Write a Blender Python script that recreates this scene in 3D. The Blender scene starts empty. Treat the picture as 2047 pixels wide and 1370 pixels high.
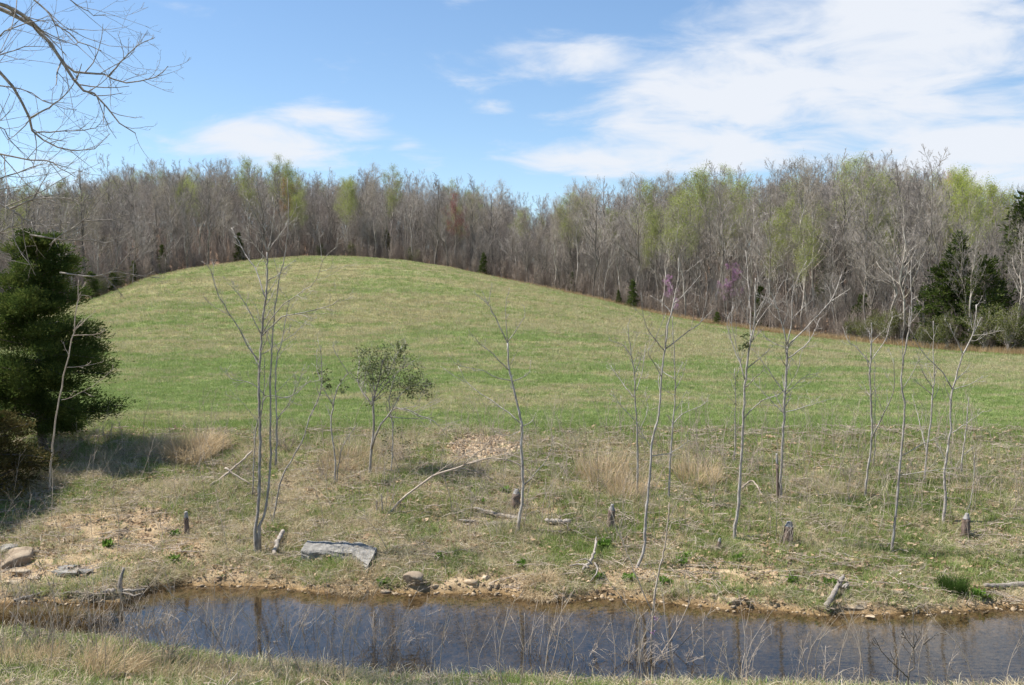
import bpy, bmesh, math, random
import numpy as np
from mathutils import Vector, Matrix

R = math.radians
rng = np.random.default_rng(11)
scene = bpy.context.scene
COL = scene.collection

# ------------------------------------------------------------------ camera
F = 1900.0            # focal length in photo pixels (2047 wide)
CAM = np.array([0.0, 0.0, 3.4])
PITCH = math.atan(45.0 / F)
cd = bpy.data.cameras.new('camera')
cd.sensor_width = 36.0
cd.lens = 36.0 * F / 2047.0
cd.clip_start = 0.1
cd.clip_end = 6000
cam = bpy.data.objects.new('camera', cd)
COL.objects.link(cam)
cam.location = CAM
cam.rotation_euler = (math.pi / 2 - PITCH, 0, 0)
scene.camera = cam

# ------------------------------------------------------------------ light
SUN_EL, SUN_AZ = R(57), math.atan2(-0.97, 0.16)      # azimuth from +Y towards +X
sd = np.array([math.sin(SUN_AZ) * math.cos(SUN_EL), math.cos(SUN_AZ) * math.cos(SUN_EL), math.sin(SUN_EL)])
sl = bpy.data.lights.new('sun', 'SUN')
sl.energy = 5.0
sl.angle = R(0.5)
sl.color = (1.0, 0.955, 0.88)
so = bpy.data.objects.new('sun', sl)
COL.objects.link(so)
so.rotation_euler = Vector(sd).to_track_quat('Z', 'Y').to_euler()

world = bpy.data.worlds.new('World')
scene.world = world
world.use_nodes = True
wt = world.node_tree
wt.nodes.clear()


def N(t, typ, **kw):
    n = t.nodes.new(typ)
    for k, v in kw.items():
        setattr(n, k, v)
    return n


def L(t, a, b):
    t.links.new(a, b)


def setin(n, **kw):
    for k, v in kw.items():
        n.inputs[k.replace('_', ' ')].default_value = v
    return n


def mathn(t, op, a, b=None, c=None, clamp=False):
    n = N(t, 'ShaderNodeMath', operation=op, use_clamp=clamp)
    for i, v in enumerate((a, b, c)):
        if v is None:
            continue
        if isinstance(v, (int, float)):
            n.inputs[i].default_value = v
        else:
            L(t, v, n.inputs[i])
    return n.outputs[0]


def ray(u, v):
    cx, cy = (u - 1023.5) / F, -(v - 685.0) / F
    c, s = math.cos(PITCH), math.sin(PITCH)
    return np.array([cx, c + cy * s, -s + cy * c])


def make_world():
    t = wt
    out = N(t, 'ShaderNodeOutputWorld')
    sky = N(t, 'ShaderNodeTexSky', sky_type='NISHITA', sun_disc=False)
    sky.sun_elevation = SUN_EL
    sky.sun_rotation = SUN_AZ
    sky.altitude = 300
    sky.air_density = 1.05
    sky.dust_density = 0.1
    sky.ozone_density = 1.6
    bg = setin(N(t, 'ShaderNodeBackground'), Strength=0.098)
    hs = setin(N(t, 'ShaderNodeHueSaturation'), Saturation=1.08)
    L(t, sky.outputs[0], hs.inputs['Color'])
    L(t, hs.outputs[0], bg.inputs['Color'])
    tc = N(t, 'ShaderNodeTexCoord')
    sep = N(t, 'ShaderNodeSeparateXYZ')
    L(t, tc.outputs['Generated'], sep.inputs[0])
    # cloud layer: a flat sheet seen in perspective
    zz = mathn(t, 'ADD', mathn(t, 'MAXIMUM', sep.outputs[2], 0.0), 0.22)
    com = N(t, 'ShaderNodeCombineXYZ')
    L(t, mathn(t, 'DIVIDE', sep.outputs[0], zz), com.inputs[0])
    L(t, mathn(t, 'DIVIDE', sep.outputs[1], zz), com.inputs[1])
    mp = N(t, 'ShaderNodeMapping')
    mp.inputs['Rotation'].default_value = (0, 0, R(25))
    mp.inputs['Scale'].default_value = (1.0, 1.3, 1.0)
    L(t, com.outputs[0], mp.inputs['Vector'])
    n1 = setin(N(t, 'ShaderNodeTexNoise'), Scale=4.2, Detail=6.0, Roughness=0.58, Distortion=0.4)
    L(t, mp.outputs[0], n1.inputs['Vector'])
    n2 = setin(N(t, 'ShaderNodeTexNoise'), Scale=0.55, Detail=3.0, Roughness=0.5)
    L(t, mp.outputs[0], n2.inputs['Vector'])
    # banks of cloud in view: soft ellipses on the sky dome
    blobs = [(1790, 90, 460, 190, 1.15), (1480, 190, 380, 140, 1.2), (1360, 305, 360, 70, 1.2), (1120, 120, 260, 65, .95),
             (1950, 310, 320, 120, 1.2), (1640, 260, 330, 90, .95), (1280, 40, 200, 45, .35),
             (540, 290, 220, 62, 1.1), (650, 240, 130, 50, 1.05), (995, 212, 60, 18, .6), (830, 300, 70, 26, .55), (110, 350, 130, 40, .6)]
    tot = None
    for (u, v, au, av, w) in blobs:
        c = ray(u, v)
        c = c / np.linalg.norm(c)
        s = N(t, 'ShaderNodeVectorMath', operation='SUBTRACT')
        L(t, tc.outputs['Generated'], s.inputs[0])
        s.inputs[1].default_value = tuple(c)
        m = N(t, 'ShaderNodeVectorMath', operation='MULTIPLY')
        L(t, s.outputs[0], m.inputs[0])
        m.inputs[1].default_value = (F / au, F / au * 0.8, F / av)
        ln = N(t, 'ShaderNodeVectorMath', operation='LENGTH')
        L(t, m.outputs[0], ln.inputs[0])
        mr = N(t, 'ShaderNodeMapRange', interpolation_type='SMOOTHSTEP')
        L(t, ln.outputs['Value'], mr.inputs[0])
        mr.inputs[1].default_value = 0.15
        mr.inputs[2].default_value = 1.35
        mr.inputs[3].default_value = w
        mr.inputs[4].default_value = 0.0
        tot = mr.outputs[0] if tot is None else mathn(t, 'MAXIMUM', tot, mr.outputs[0])
    dens = mathn(t, 'ADD', mathn(t, 'MULTIPLY', mathn(t, 'SUBTRACT', n1.outputs[0], 0.5), 3.0), mathn(t, 'MULTIPLY', tot, 1.18))
    # scattered cloud carries on round the sky behind the viewer
    back = N(t, 'ShaderNodeMapRange', interpolation_type='SMOOTHSTEP')
    L(t, sep.outputs[1], back.inputs[0])
    for i, v in ((1, 0.75), (2, 0.2), (3, 0.0), (4, 0.42)):
        back.inputs[i].default_value = v
    dens = mathn(t, 'ADD', dens, mathn(t, 'MULTIPLY', mathn(t, 'MULTIPLY', back.outputs[0], n2.outputs[0]), 1.5))
    cov = N(t, 'ShaderNodeMapRange', interpolation_type='SMOOTHSTEP')
    L(t, dens, cov.inputs[0])
    for i, v in ((1, 0.30), (2, 1.48), (3, 0.0), (4, 0.97)):
        cov.inputs[i].default_value = v
    bc = setin(N(t, 'ShaderNodeBackground'), Color=(0.83, 0.87, 0.94, 1), Strength=0.60)
    mx = N(t, 'ShaderNodeMixShader')
    L(t, cov.outputs[0], mx.inputs[0])
    L(t, bg.outputs[0], mx.inputs[1])
    L(t, bc.outputs[0], mx.inputs[2])
    L(t, mx.outputs[0], out.inputs[0])


make_world()
scene.view_settings.view_transform = 'Standard'
scene.view_settings.look = 'None'
scene.view_settings.exposure = 0.78
scene.view_settings.gamma = 1.0
scene.render.engine = 'CYCLES'
scene.cycles.max_bounces = 5
scene.cycles.diffuse_bounces = 2
scene.cycles.glossy_bounces = 2
scene.cycles.use_adaptive_sampling = True
scene.cycles.adaptive_threshold = 0.02
scene.cycles.transparent_max_bounces = 12
scene.cycles.caustics_reflective = False
scene.cycles.caustics_refractive = False
scene.cycles.use_denoising = True
scene.render.filter_size = 1.2 if hasattr(scene.render, 'filter_size') else 1.5

# ------------------------------------------------------------------ numpy noise
_T = np.random.default_rng(5).random((256, 256))


def vnoise(x, y):
    xi, yi = np.floor(x).astype(int), np.floor(y).astype(int)
    fx, fy = x - xi, y - yi
    fx, fy = fx * fx * (3 - 2 * fx), fy * fy * (3 - 2 * fy)
    a, b = _T[yi % 256, xi % 256], _T[yi % 256, (xi + 1) % 256]
    c, d = _T[(yi + 1) % 256, xi % 256], _T[(yi + 1) % 256, (xi + 1) % 256]
    return (a * (1 - fx) + b * fx) * (1 - fy) + (c * (1 - fx) + d * fx) * fy


def fbm(x, y, o=4):
    x, y = np.asarray(x, float), np.asarray(y, float)
    s, a, n = 0, 0.5, 0
    for i in range(o):
        s = s + a * vnoise(x + 17.3 * i, y - 9.1 * i)
        n += a
        a *= 0.5
        x, y = x * 2.03, y * 2.03
    return s / n


def sstep(a, b, x):
    t = np.clip((x - a) / (b - a), 0, 1)
    return t * t * (3 - 2 * t)


# ------------------------------------------------------------------ terrain (water level z = 0)
def onplane(u, v, z=0.0):
    d = ray(u, v)
    return CAM + d * ((z - CAM[2]) / d[2])


_fe = [(0, 1203), (120, 1203), (240, 1202), (300, 1180), (380, 1168), (500, 1168), (640, 1183), (760, 1181), (900, 1188), (1000, 1186), (1060, 1197),
       (1110, 1202), (1200, 1192), (1300, 1198), (1380, 1207), (1450, 1216), (1560, 1216), (1650, 1229), (1760, 1227), (1850, 1223), (1950, 1219), (2047, 1216)]
_ne = [(0, 1276), (160, 1292), (300, 1312), (420, 1330), (600, 1352), (700, 1364), (900, 1374), (1200, 1380), (1400, 1386), (1600, 1392), (1800, 1398), (2047, 1400)]
FE = np.array([onplane(*p)[:2] for p in _fe])
NE = np.array([onplane(*p)[:2] for p in _ne])


def yF(x):
    return np.interp(x, FE[:, 0], FE[:, 1]) + 0.10 * (vnoise(np.asarray(x) * 2.3, np.asarray(x) * 0) - .5)


def yN(x):
    return np.interp(x, NE[:, 0], NE[:, 1]) + 0.16 * (vnoise(np.asarray(x) * 1.9, np.asarray(x) * 0 + 7.5) - .5)


EU = np.array([-700, 0, 120, 200, 300, 400, 500, 600, 700, 800, 900, 1000, 1100, 1200, 1300, 1400, 1500, 1600, 1700, 1800, 1900, 2047, 2700], float)
ED = np.array([75, 92, 100, 107, 120, 132, 142, 150, 150, 146, 140, 133, 125, 116, 108, 101, 95, 90, 85, 80, 76, 70, 60], float)
EV = np.array([640, 622, 612, 598, 560, 540, 527, 520, 520, 527, 541, 562, 581, 603, 628, 646, 661, 673, 683, 693, 702, 711, 720], float)
EK = np.array([.12, .14, .15, .15, .15, .15, .14, .13, .115, .10, .09, .085, .085, .09, .105, .12, .13, .14, .15, .15, .14, .13, .12], float)


def edge(x, y):
    """distance of the wood's edge, its height and the slope of the wood floor, for the bearing of (x, y)"""
    t = np.clip(x / np.maximum(y, 4.0), -0.9, 0.9)
    u = 1023.5 + F * t
    D = np.interp(u, EU, ED)
    V = np.interp(u, EU, EV)
    return D, CAM[2] - D * (V - 640.0) / F, np.interp(u, EU, EK)


def height(x, y):
    x, y = np.asarray(x, float), np.asarray(y, float)
    yf, yn = yF(x), yN(x)
    d = y - yf
    ysm = np.interp(x, [-12, -6, -3, 0, 6, 12], [11.75, 11.9, 11.95, 11.75, 11.35, 11.3])
    wb = 1 - sstep(0.0, 1.6, d)
    de = np.where(d > 0, np.maximum(d * wb + (y - ysm) * (1 - wb), .02), 0)
    bank = np.interp(de, [0, .10, .35, 1.2, 2.6, 4.2, 5.6, 6.5, 8, 60], [0.0, .085, .15, .36, .70, 1.08, 1.40, 1.58, 1.9, 60])
    D, ZE, K = edge(x, y)
    zf = 1.40 + 0.006 * np.clip(y - 17, -20, 200)
    s = np.clip((y - 24) / (D - 24), 0, 1.0)
    S = s * s * (3 - 2 * s) * 0.55 + 0.45 * np.sin(s * math.pi / 2) ** 2.2
    zf = zf + (ZE - (1.40 + 0.006 * (D - 17))) * S
    zf = zf + (fbm(x * .08, y * .08, 3) - .5) * 0.5 * sstep(25, 60, y) * (1 - sstep(0.8, 1.0, s))
    over = np.clip(y - D, 0, 110)
    zf = zf + K * over * sstep(0, 12, over)
    k = 0.14
    h = np.clip(0.5 + 0.5 * (zf - bank) / k, 0, 1)
    far = zf * (1 - h) + bank * h - k * h * (1 - h)
    dn = yn - y
    near = np.interp(dn, [0, .12, .4, 1.0, 2.5, 5, 8, 10, 14], [0, .09, .17, .26, .45, .95, 1.6, 1.75, 1.8])
    w = np.maximum(yf - yn, .3)
    q = np.clip((y - yn) / w, 0, 1)
    bed = -np.interp(q, [0, .12, .35, .6, .82, 1], [0, .16, .3, .22, .07, 0]) * np.clip(w / 2.2, .3, 1)
    z = np.where(y >= yf, far, np.where(y <= yn, near, bed))
    micro = (fbm(x * 1.7, y * 1.7, 4) - .5) * .16 + (fbm(x * 7, y * 7, 3) - .5) * .05
    amp = np.where(y >= yf, sstep(0, .5, d) * (1 - .75 * sstep(5, 8, d)), np.where(y <= yn, .6 * sstep(0, .5, dn), .35 * sstep(0, .3, q) * (1 - sstep(.8, 1, q))))
    return z + micro * amp


def H1(x, y):
    return float(height(np.array([x]), np.array([y]))[0])


def ground(u, v):
    """where the line of sight through a photo pixel meets the terrain"""
    d = ray(u, v)
    ys = np.concatenate([np.arange(5, 30, .03), np.arange(30, 260, .4)])
    P = CAM[None] + d[None] * (ys / d[1])[:, None]
    below = P[:, 2] < height(P[:, 0], P[:, 1])
    i = int(np.argmax(below)) if below.any() else len(ys) - 1
    p = P[i]
    return np.array([p[0], p[1], H1(p[0], p[1])])


def at(u, v, Y):
    d = ray(u, v)
    return CAM + d * (Y / d[1])


# ------------------------------------------------------------------ materials
MATS = {}


def noise_mat(name, cols, scale=8, rough=.85, bump=.3, bscale=40, stretch=(1, 1, 1), translucent=0, rand=0.0, spec=.15, detail=5, coords='Object'):
    """base colour from fractal noise over a colour ramp; optional per-object variation"""
    m = bpy.data.materials.new(name)
    m.use_nodes = True
    t = m.node_tree
    t.nodes.clear()
    out = N(t, 'ShaderNodeOutputMaterial')
    tc = N(t, 'ShaderNodeTexCoord')
    mp = N(t, 'ShaderNodeMapping')
    mp.inputs['Scale'].default_value = stretch
    L(t, tc.outputs[coords], mp.inputs[0])
    nz = setin(N(t, 'ShaderNodeTexNoise'), Scale=scale, Detail=detail, Roughness=.62)
    L(t, mp.outputs[0], nz.inputs['Vector'])
    rp = N(t, 'ShaderNodeValToRGB')
    e = rp.color_ramp.elements
    while len(e) < len(cols):
        e.new(0.5)
    for i, c in enumerate(cols):
        e[i].position = .28 + .44 * i / max(1, len(cols) - 1)
        e[i].color = (*c, 1)
    L(t, nz.outputs[0], rp.inputs[0])
    col = rp.outputs[0]
    if rand:
        oi = N(t, 'ShaderNodeObjectInfo')
        hs = N(t, 'ShaderNodeHueSaturation')
        L(t, mathn(t, 'ADD', mathn(t, 'MULTIPLY', oi.outputs['Random'], rand * 2), 1 - rand), hs.inputs['Value'])
        L(t, col, hs.inputs['Color'])
        col = hs.outputs[0]
    b = setin(N(t, 'ShaderNodeBsdfPrincipled'), Roughness=rough)
    b.inputs['Specular IOR Level'].default_value = spec
    L(t, col, b.inputs['Base Color'])
    if bump:
        nb = setin(N(t, 'ShaderNodeTexNoise'), Scale=bscale, Detail=4.0, Roughness=.6)
        L(t, mp.outputs[0], nb.inputs['Vector'])
        bn = setin(N(t, 'ShaderNodeBump'), Strength=bump, Distance=.02)
        L(t, nb.outputs[0], bn.inputs['Height'])
        L(t, bn.outputs[0], b.inputs['Normal'])
    sh = b.outputs[0]
    if translucent:
        tr = N(t, 'ShaderNodeBsdfTranslucent')
        L(t, col, tr.inputs[0])
        mx = N(t, 'ShaderNodeMixShader')
        mx.inputs[0].default_value = translucent
        L(t, sh, mx.inputs[1])
        L(t, tr.outputs[0], mx.inputs[2])
        sh = mx.outputs[0]
    L(t, sh, out.inputs[0])
    MATS[name] = m
    return m


def tint_mat(name, translucent=.35):
    """blade colour comes from the tint stored with each scattered tuft"""
    m = bpy.data.materials.new(name)
    m.use_nodes = True
    t = m.node_tree
    t.nodes.clear()
    out = N(t, 'ShaderNodeOutputMaterial')
    a = N(t, 'ShaderNodeAttribute', attribute_type='INSTANCER', attribute_name='tint')
    df = setin(N(t, 'ShaderNodeBsdfPrincipled'), Roughness=.6)
    df.inputs['Specular IOR Level'].default_value = .2
    tr = N(t, 'ShaderNodeBsdfTranslucent')
    L(t, a.outputs['Color'], df.inputs['Base Color'])
    L(t, a.outputs['Color'], tr.inputs[0])
    mx = N(t, 'ShaderNodeMixShader')
    mx.inputs[0].default_value = translucent
    L(t, df.outputs[0], mx.inputs[1])
    L(t, tr.outputs[0], mx.inputs[2])
    L(t, mx.outputs[0], out.inputs[0])
    MATS[name] = m
    return m


noise_mat('sapling_bark', [(.17, .145, .125), (.37, .33, .29), (.55, .51, .46)], scale=22, bump=.6, bscale=60, stretch=(1, 1, .45), rand=.15)
noise_mat('dark_bark', [(.07, .055, .045), (.15, .125, .10), (.26, .23, .19)], scale=14, bump=.5, bscale=50, stretch=(1, 1, .3), rand=.1)
noise_mat('wood_bark', [(.13, .11, .09), (.27, .235, .20), (.46, .415, .365)], scale=3, bump=0, detail=2, stretch=(1, 1, .3), rand=.65)
noise_mat('twig_bark', [(.27, .235, .205), (.41, .365, .325)], scale=2, bump=0, detail=1, rand=.35)
noise_mat('dead_twig', [(.26, .20, .16), (.40, .33, .26), (.5, .43, .35)], scale=9, bump=.2, rand=.15)
noise_mat('cedar_needles', [(.028, .045, .012), (.065, .095, .022), (.16, .18, .045)], scale=3.2, bump=0, translucent=.35, rand=.2)
noise_mat('brown_needles', [(.05, .045, .014), (.10, .085, .028), (.15, .12, .045)], scale=2.5, bump=0, translucent=.2)
noise_mat('shrub_leaf', [(.06, .075, .025), (.12, .14, .05), (.20, .21, .09)], scale=6, bump=0, translucent=.2, spec=.4, rough=.5)
for nm, a, b_ in (('yellow_green', (.28, .32, .09), (.40, .43, .14)), ('bright_green', (.31, .36, .075), (.44, .47, .13)), ('pale_bud', (.33, .29, .22), (.42, .37, .28)),
                  ('maroon_bud', (.27, .10, .10), (.36, .17, .15)), ('orange_bud', (.42, .22, .12), (.5, .3, .17)), ('redbud_pink', (.46, .25, .42), (.58, .36, .53)),
                  ('olive_leaf', (.10, .115, .035), (.19, .20, .07))):
    noise_mat(nm, [a, b_], scale=1.2, bump=0, translucent=.35, rand=.12)
noise_mat('grey_rock', [(.10, .092, .08), (.235, .22, .195), (.35, .33, .295)], scale=9, bump=.8, bscale=35, rough=.9)
noise_mat('brown_rock', [(.17, .13, .09), (.27, .21, .15), (.36, .30, .22)], scale=5, bump=.6, bscale=30, rough=.9)
noise_mat('tan_stone', [(.24, .17, .10), (.38, .29, .19), (.52, .44, .33)], scale=6, bump=.4, bscale=25, rough=.85, rand=.2)
noise_mat('drift_wood', [(.14, .115, .095), (.27, .235, .20), (.38, .34, .29)], scale=6, bump=.6, bscale=40, stretch=(.3, 3, 3))
noise_mat('log_bark', [(.18, .15, .125), (.31, .27, .23), (.42, .37, .32)], scale=9, bump=.7, bscale=30)
noise_mat('stump_bark', [(.09, .065, .05), (.17, .125, .10), (.25, .20, .17)], scale=12, bump=.8, bscale=45, stretch=(2, 2, .4))
noise_mat('cut_wood', [(.18, .165, .155), (.29, .275, .26), (.38, .36, .33)], scale=16, bump=.5, bscale=60)
noise_mat('dead_leaf', [(.22, .13, .07), (.38, .27, .17), (.52, .42, .30)], scale=3, bump=0, translucent=.2, rand=.3)
noise_mat('straw', [(.42, .31, .17), (.55, .43, .27), (.66, .54, .36)], scale=2, bump=0, translucent=.3, rand=.1)
noise_mat('brush_twig', [(.24, .195, .16), (.36, .30, .255)], scale=2, bump=0, detail=1, rand=.35)
noise_mat('overhang_bark', [(.12, .10, .09), (.25, .22, .195), (.42, .38, .34)], scale=16, bump=.5, bscale=50)
tint_mat('blade')


# ------------------------------------------------------------------ mesh helpers
def mesh_from(name, v, f, mats, fm=None, smooth=True):
    """v (n,3); f: list of (k,3|4) int arrays; fm: material index for each array"""
    me = bpy.data.meshes.new(name)
    f = [np.asarray(a, np.int32) for a in f]
    keep = [i for i, a in enumerate(f) if len(a)]
    f2 = [f[i] for i in keep]
    mi = [0 if fm is None else fm[i] for i in keep]
    nl = sum(a.size for a in f2)
    npoly = sum(len(a) for a in f2)
    me.vertices.add(len(v))
    me.vertices.foreach_set('co', np.asarray(v, np.float32).ravel())
    me.loops.add(nl)
    me.loops.foreach_set('vertex_index', np.concatenate([a.ravel() for a in f2]))
    me.polygons.add(npoly)
    tot = np.concatenate([np.full(len(a), a.shape[1], np.int32) for a in f2])
    st = np.concatenate([[0], np.cumsum(tot)[:-1]]).astype(np.int32)
    me.polygons.foreach_set('loop_start', st)
    try:
        me.polygons.foreach_set('loop_total', tot)
    except Exception:
        pass
    me.polygons.foreach_set('material_index', np.concatenate([np.full(len(a), k, np.int32) for a, k in zip(f2, mi)]))
    me.polygons.foreach_set('use_smooth', np.full(npoly, smooth))
    for m in mats:
        me.materials.append(MATS[m] if isinstance(m, str) else m)
    me.update(calc_edges=True)
    me.validate()
    return me


def tubes(polys, cap=False):
    """polys: list of (pts (n,3), radii (n,), sides). returns verts, quads, tris"""
    groups = {}
    for p, r, s in polys:
        groups.setdefault((len(p), s), []).append((p, r))
    V, Q, Tn, off = [], [], [], 0
    for (n, s), lst in groups.items():
        P = np.array([a[0] for a in lst], float)
        Rr = np.array([a[1] for a in lst], float)
        B = len(lst)
        T = np.gradient(P, axis=1)
        T /= np.linalg.norm(T, axis=2, keepdims=True) + 1e-9
        mean = T.mean(axis=1)
        ref = np.where(np.abs(mean[:, 2:3]) > .8, np.array([[1., .13, 0]]), np.array([[.1, .05, 1.]]))
        n1 = np.cross(T, ref[:, None, :])
        n1 /= np.linalg.norm(n1, axis=2, keepdims=True) + 1e-9
        n2 = np.cross(T, n1)
        a = np.arange(s) * 2 * math.pi / s
        ring = P[:, :, None, :] + Rr[:, :, None, None] * (np.cos(a)[None, None, :, None] * n1[:, :, None, :] + np.sin(a)[None, None, :, None] * n2[:, :, None, :])
        V.append(ring.reshape(-1, 3))
        idx = off + np.arange(B * n * s).reshape(B, n, s)
        q = np.stack([idx[:, :-1, :], np.roll(idx[:, :-1, :], -1, 2), np.roll(idx[:, 1:, :], -1, 2), idx[:, 1:, :]], -1)
        Q.append(q.reshape(-1, 4))
        off += B * n * s
        if cap:
            for e in (0, n - 1):
                V.append(P[:, e])
                c = off + np.arange(B)
                off += B
                r = idx[:, e, :]
                tri = np.stack([np.broadcast_to(c[:, None], r.shape), r, np.roll(r, -1, 1)], -1).reshape(-1, 3)
                Tn.append(tri if e else tri[:, ::-1])
    return np.concatenate(V), np.concatenate(Q), (np.concatenate(Tn) if Tn else np.zeros((0, 3), int))


def tube_mesh(name, polys, mat, cap=False):
    v, q, t = tubes(polys, cap)
    return mesh_from(name, v, [q, t], [mat])


def leaves(pts, size, rg, aspect=.5, droop=0.0, long_dir=None):
    """one bent leaf (two quads folded along the midrib) per point"""
    n = len(pts)
    if long_dir is None:
        d = rg.normal(size=(n, 3))
    else:
        d = long_dir + rg.normal(size=(n, 3)) * .45
    d[:, 2] -= droop
    d /= np.linalg.norm(d, axis=1, keepdims=True) + 1e-9
    w = np.cross(d, rg.normal(size=(n, 3)))
    w /= np.linalg.norm(w, axis=1, keepdims=True) + 1e-9
    up = np.cross(d, w)
    s = (size * rg.uniform(.6, 1.3, n))[:, None]
    a = pts
    m1 = pts + d * s * .5 + w * s * aspect * .5 + up * s * .1
    m2 = pts + d * s * .5 - w * s * aspect * .5 + up * s * .1
    e = pts + d * s
    V = np.stack([a, m1, e, m2], 1).reshape(-1, 3)
    i = np.arange(n)[:, None] * 4
    return V, np.concatenate([i + np.array([[0, 1, 2]]), i + np.array([[0, 2, 3]])])


def newobj(name, me, parent=None, **tags):
    o = bpy.data.objects.new(name, me)
    COL.objects.link(o)
    if parent is not None:
        o.parent = parent
    for k, v in tags.items():
        if v is not None:
            o[k] = v
    return o


def thing(name, label, cat, loc=(0, 0, 0), rz=0.0, group=None, scale=1.0):
    o = bpy.data.objects.new(name, None)
    COL.objects.link(o)
    o.empty_display_size = .2
    o.location = loc
    o.rotation_euler = (0, 0, rz)
    o.scale = (scale,) * 3
    o['label'] = label
    o['category'] = cat
    if group:
        o['group'] = group
    return o


def smooth_line(p, n):
    """Catmull-Rom resample of control points (k,d) to n points"""
    p = np.asarray(p, float)
    k = len(p)
    if k == 2:
        t = np.linspace(0, 1, n)[:, None]
        return p[0] * (1 - t) + p[1] * t
    q = np.vstack([2 * p[0] - p[1], p, 2 * p[-1] - p[-2]])
    t = np.linspace(0, k - 1 - 1e-6, n)
    i = t.astype(int)
    f = (t - i)[:, None]
    a, b, c, d = q[i], q[i + 1], q[i + 2], q[i + 3]
    return .5 * ((2 * b) + (-a + c) * f + (2 * a - 5 * b + 4 * c - d) * f ** 2 + (-a + 3 * b - 3 * c + d) * f ** 3)


def grow(P, Rd, nch, tmin, tmax, ang, length, n, up, wig, rfac, rg, taper=.35, lenfall=.5, droop=0):
    """child branches for a batch of parent polylines P (B,N,3)"""
    B, M, _ = P.shape
    C = B * nch
    par = np.repeat(np.arange(B), nch)
    t = tmin + (tmax - tmin) * ((np.tile(np.arange(nch), B) + rg.uniform(0, 1, C)) / nch)
    x = t * (M - 1)
    i = np.minimum(x.astype(int), M - 2)
    f = (x - i)[:, None]
    base = P[par, i] * (1 - f) + P[par, i + 1] * f
    r = Rd[par, i] * (1 - f[:, 0]) + Rd[par, i + 1] * f[:, 0]
    tan = P[par, i + 1] - P[par, i]
    tan /= np.linalg.norm(tan, axis=1, keepdims=True) + 1e-9
    perp = np.cross(tan, rg.normal(size=(C, 3)))
    perp /= np.linalg.norm(perp, axis=1, keepdims=True) + 1e-9
    a = rg.normal(ang, ang * .22, C)[:, None]
    d = tan * np.cos(a) + perp * np.sin(a)
    plen = np.linalg.norm(np.diff(P, axis=1), axis=2).sum(1)[par]
    ln = (length * plen * (1 - lenfall * (t - tmin) / max(tmax - tmin, 1e-6)) * rg.uniform(.65, 1.25, C))[:, None]
    out = np.zeros((C, n, 3))
    out[:, 0] = base
    step = ln / (n - 1)
    for k in range(1, n):
        d = d + np.array([[0, 0, up]]) / (n - 1) * 2 + rg.normal(size=(C, 3)) * wig
        if droop:
            d[:, 2] -= droop * k / n
        d /= np.linalg.norm(d, axis=1, keepdims=True) + 1e-9
        out[:, k] = out[:, k - 1] + d * step
    r0 = np.minimum(r * rfac, r)
    rad = r0[:, None] * np.linspace(1, taper, n)[None]
    return out, rad


def pack(P, Rd, sides, rmin=0.0):
    return [(P[i], np.maximum(Rd[i], rmin), sides) for i in range(len(P))]


# ------------------------------------------------------------------ ground sheet
def axis(lo_, a, b, hi, fine, g):
    mid = np.arange(a, b + 1e-6, fine)
    up, s, x = [], fine, b
    while x < hi:
        s *= g
        x += s
        up.append(x)
    dn, s, x = [], fine, a
    while x > lo_:
        s *= g
        x -= s
        dn.append(x)
    return np.concatenate([dn[::-1], mid, up])


PG1, PG2 = ground(895, 891), ground(1030, 891)
PIT = ((PG1[0] + PG2[0]) / 2, (PG1[1] + PG2[1]) / 2, (PG2[0] - PG1[0]) / 2 * 1.15, 0.80)
DIRT = [(ground(120, 1120), 1.5, .75), (ground(250, 1050), 1.0, .6), (ground(330, 1100), .9, .5), (ground(500, 1160), 1.0, .3), (ground(1420, 1150), 1.2, .45),
        (ground(950, 1165), .9, .3), (ground(1250, 1150), .7, .4), (ground(1090, 1020), .5, .3)]


def dirt_at(x, y):
    d = y - yF(x)
    n = fbm(x * 2.1, y * 2.1, 4)
    m = np.where(d > -.2, 1 - sstep(.0, .24, d + (n - .5) * .55), 0)
    for c, rx, ry in DIRT:
        q = np.sqrt(((x - c[0]) / rx) ** 2 + ((y - c[1]) / ry) ** 2)
        m = np.maximum(m, (1 - sstep(.4, 1.15, q + (n - .5) * 1.3)) * .9)
    return np.clip(m, 0, 1)


def pit_at(x, y):
    q = np.sqrt(((x - PIT[0]) / PIT[2]) ** 2 + ((y - PIT[1]) / PIT[3]) ** 2)
    return 1 - sstep(.72, 1.1, q + (fbm(x * 2.5, y * 2.5, 3) - .5) * .9)


def green_at(x, y):
    """0 straw .. 1 fresh green, streaked along the mowing lines"""
    n = fbm(x * .10, y * .22, 4) * .6 + fbm(x * .5 + 40, y * .9, 3) * .4
    g = sstep(.33, .64, n)
    d = y - yF(x)
    g = g * .85 + .08 * (1 - sstep(40, 75, y)) + .26 * (1 - sstep(7.5, 16, d)) * sstep(5, 6.2, d)        # lush strip just above the bank
    D, _, _ = edge(x, y)
    s = y / D
    g = g + .28 * sstep(.93, .985, s) + .10 * sstep(19, 27, y) * (1 - sstep(36, 48, y)) - .22 * sstep(.42, .55, s) * (1 - sstep(.85, .95, s))
    return np.clip(g, 0, 1)


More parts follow.
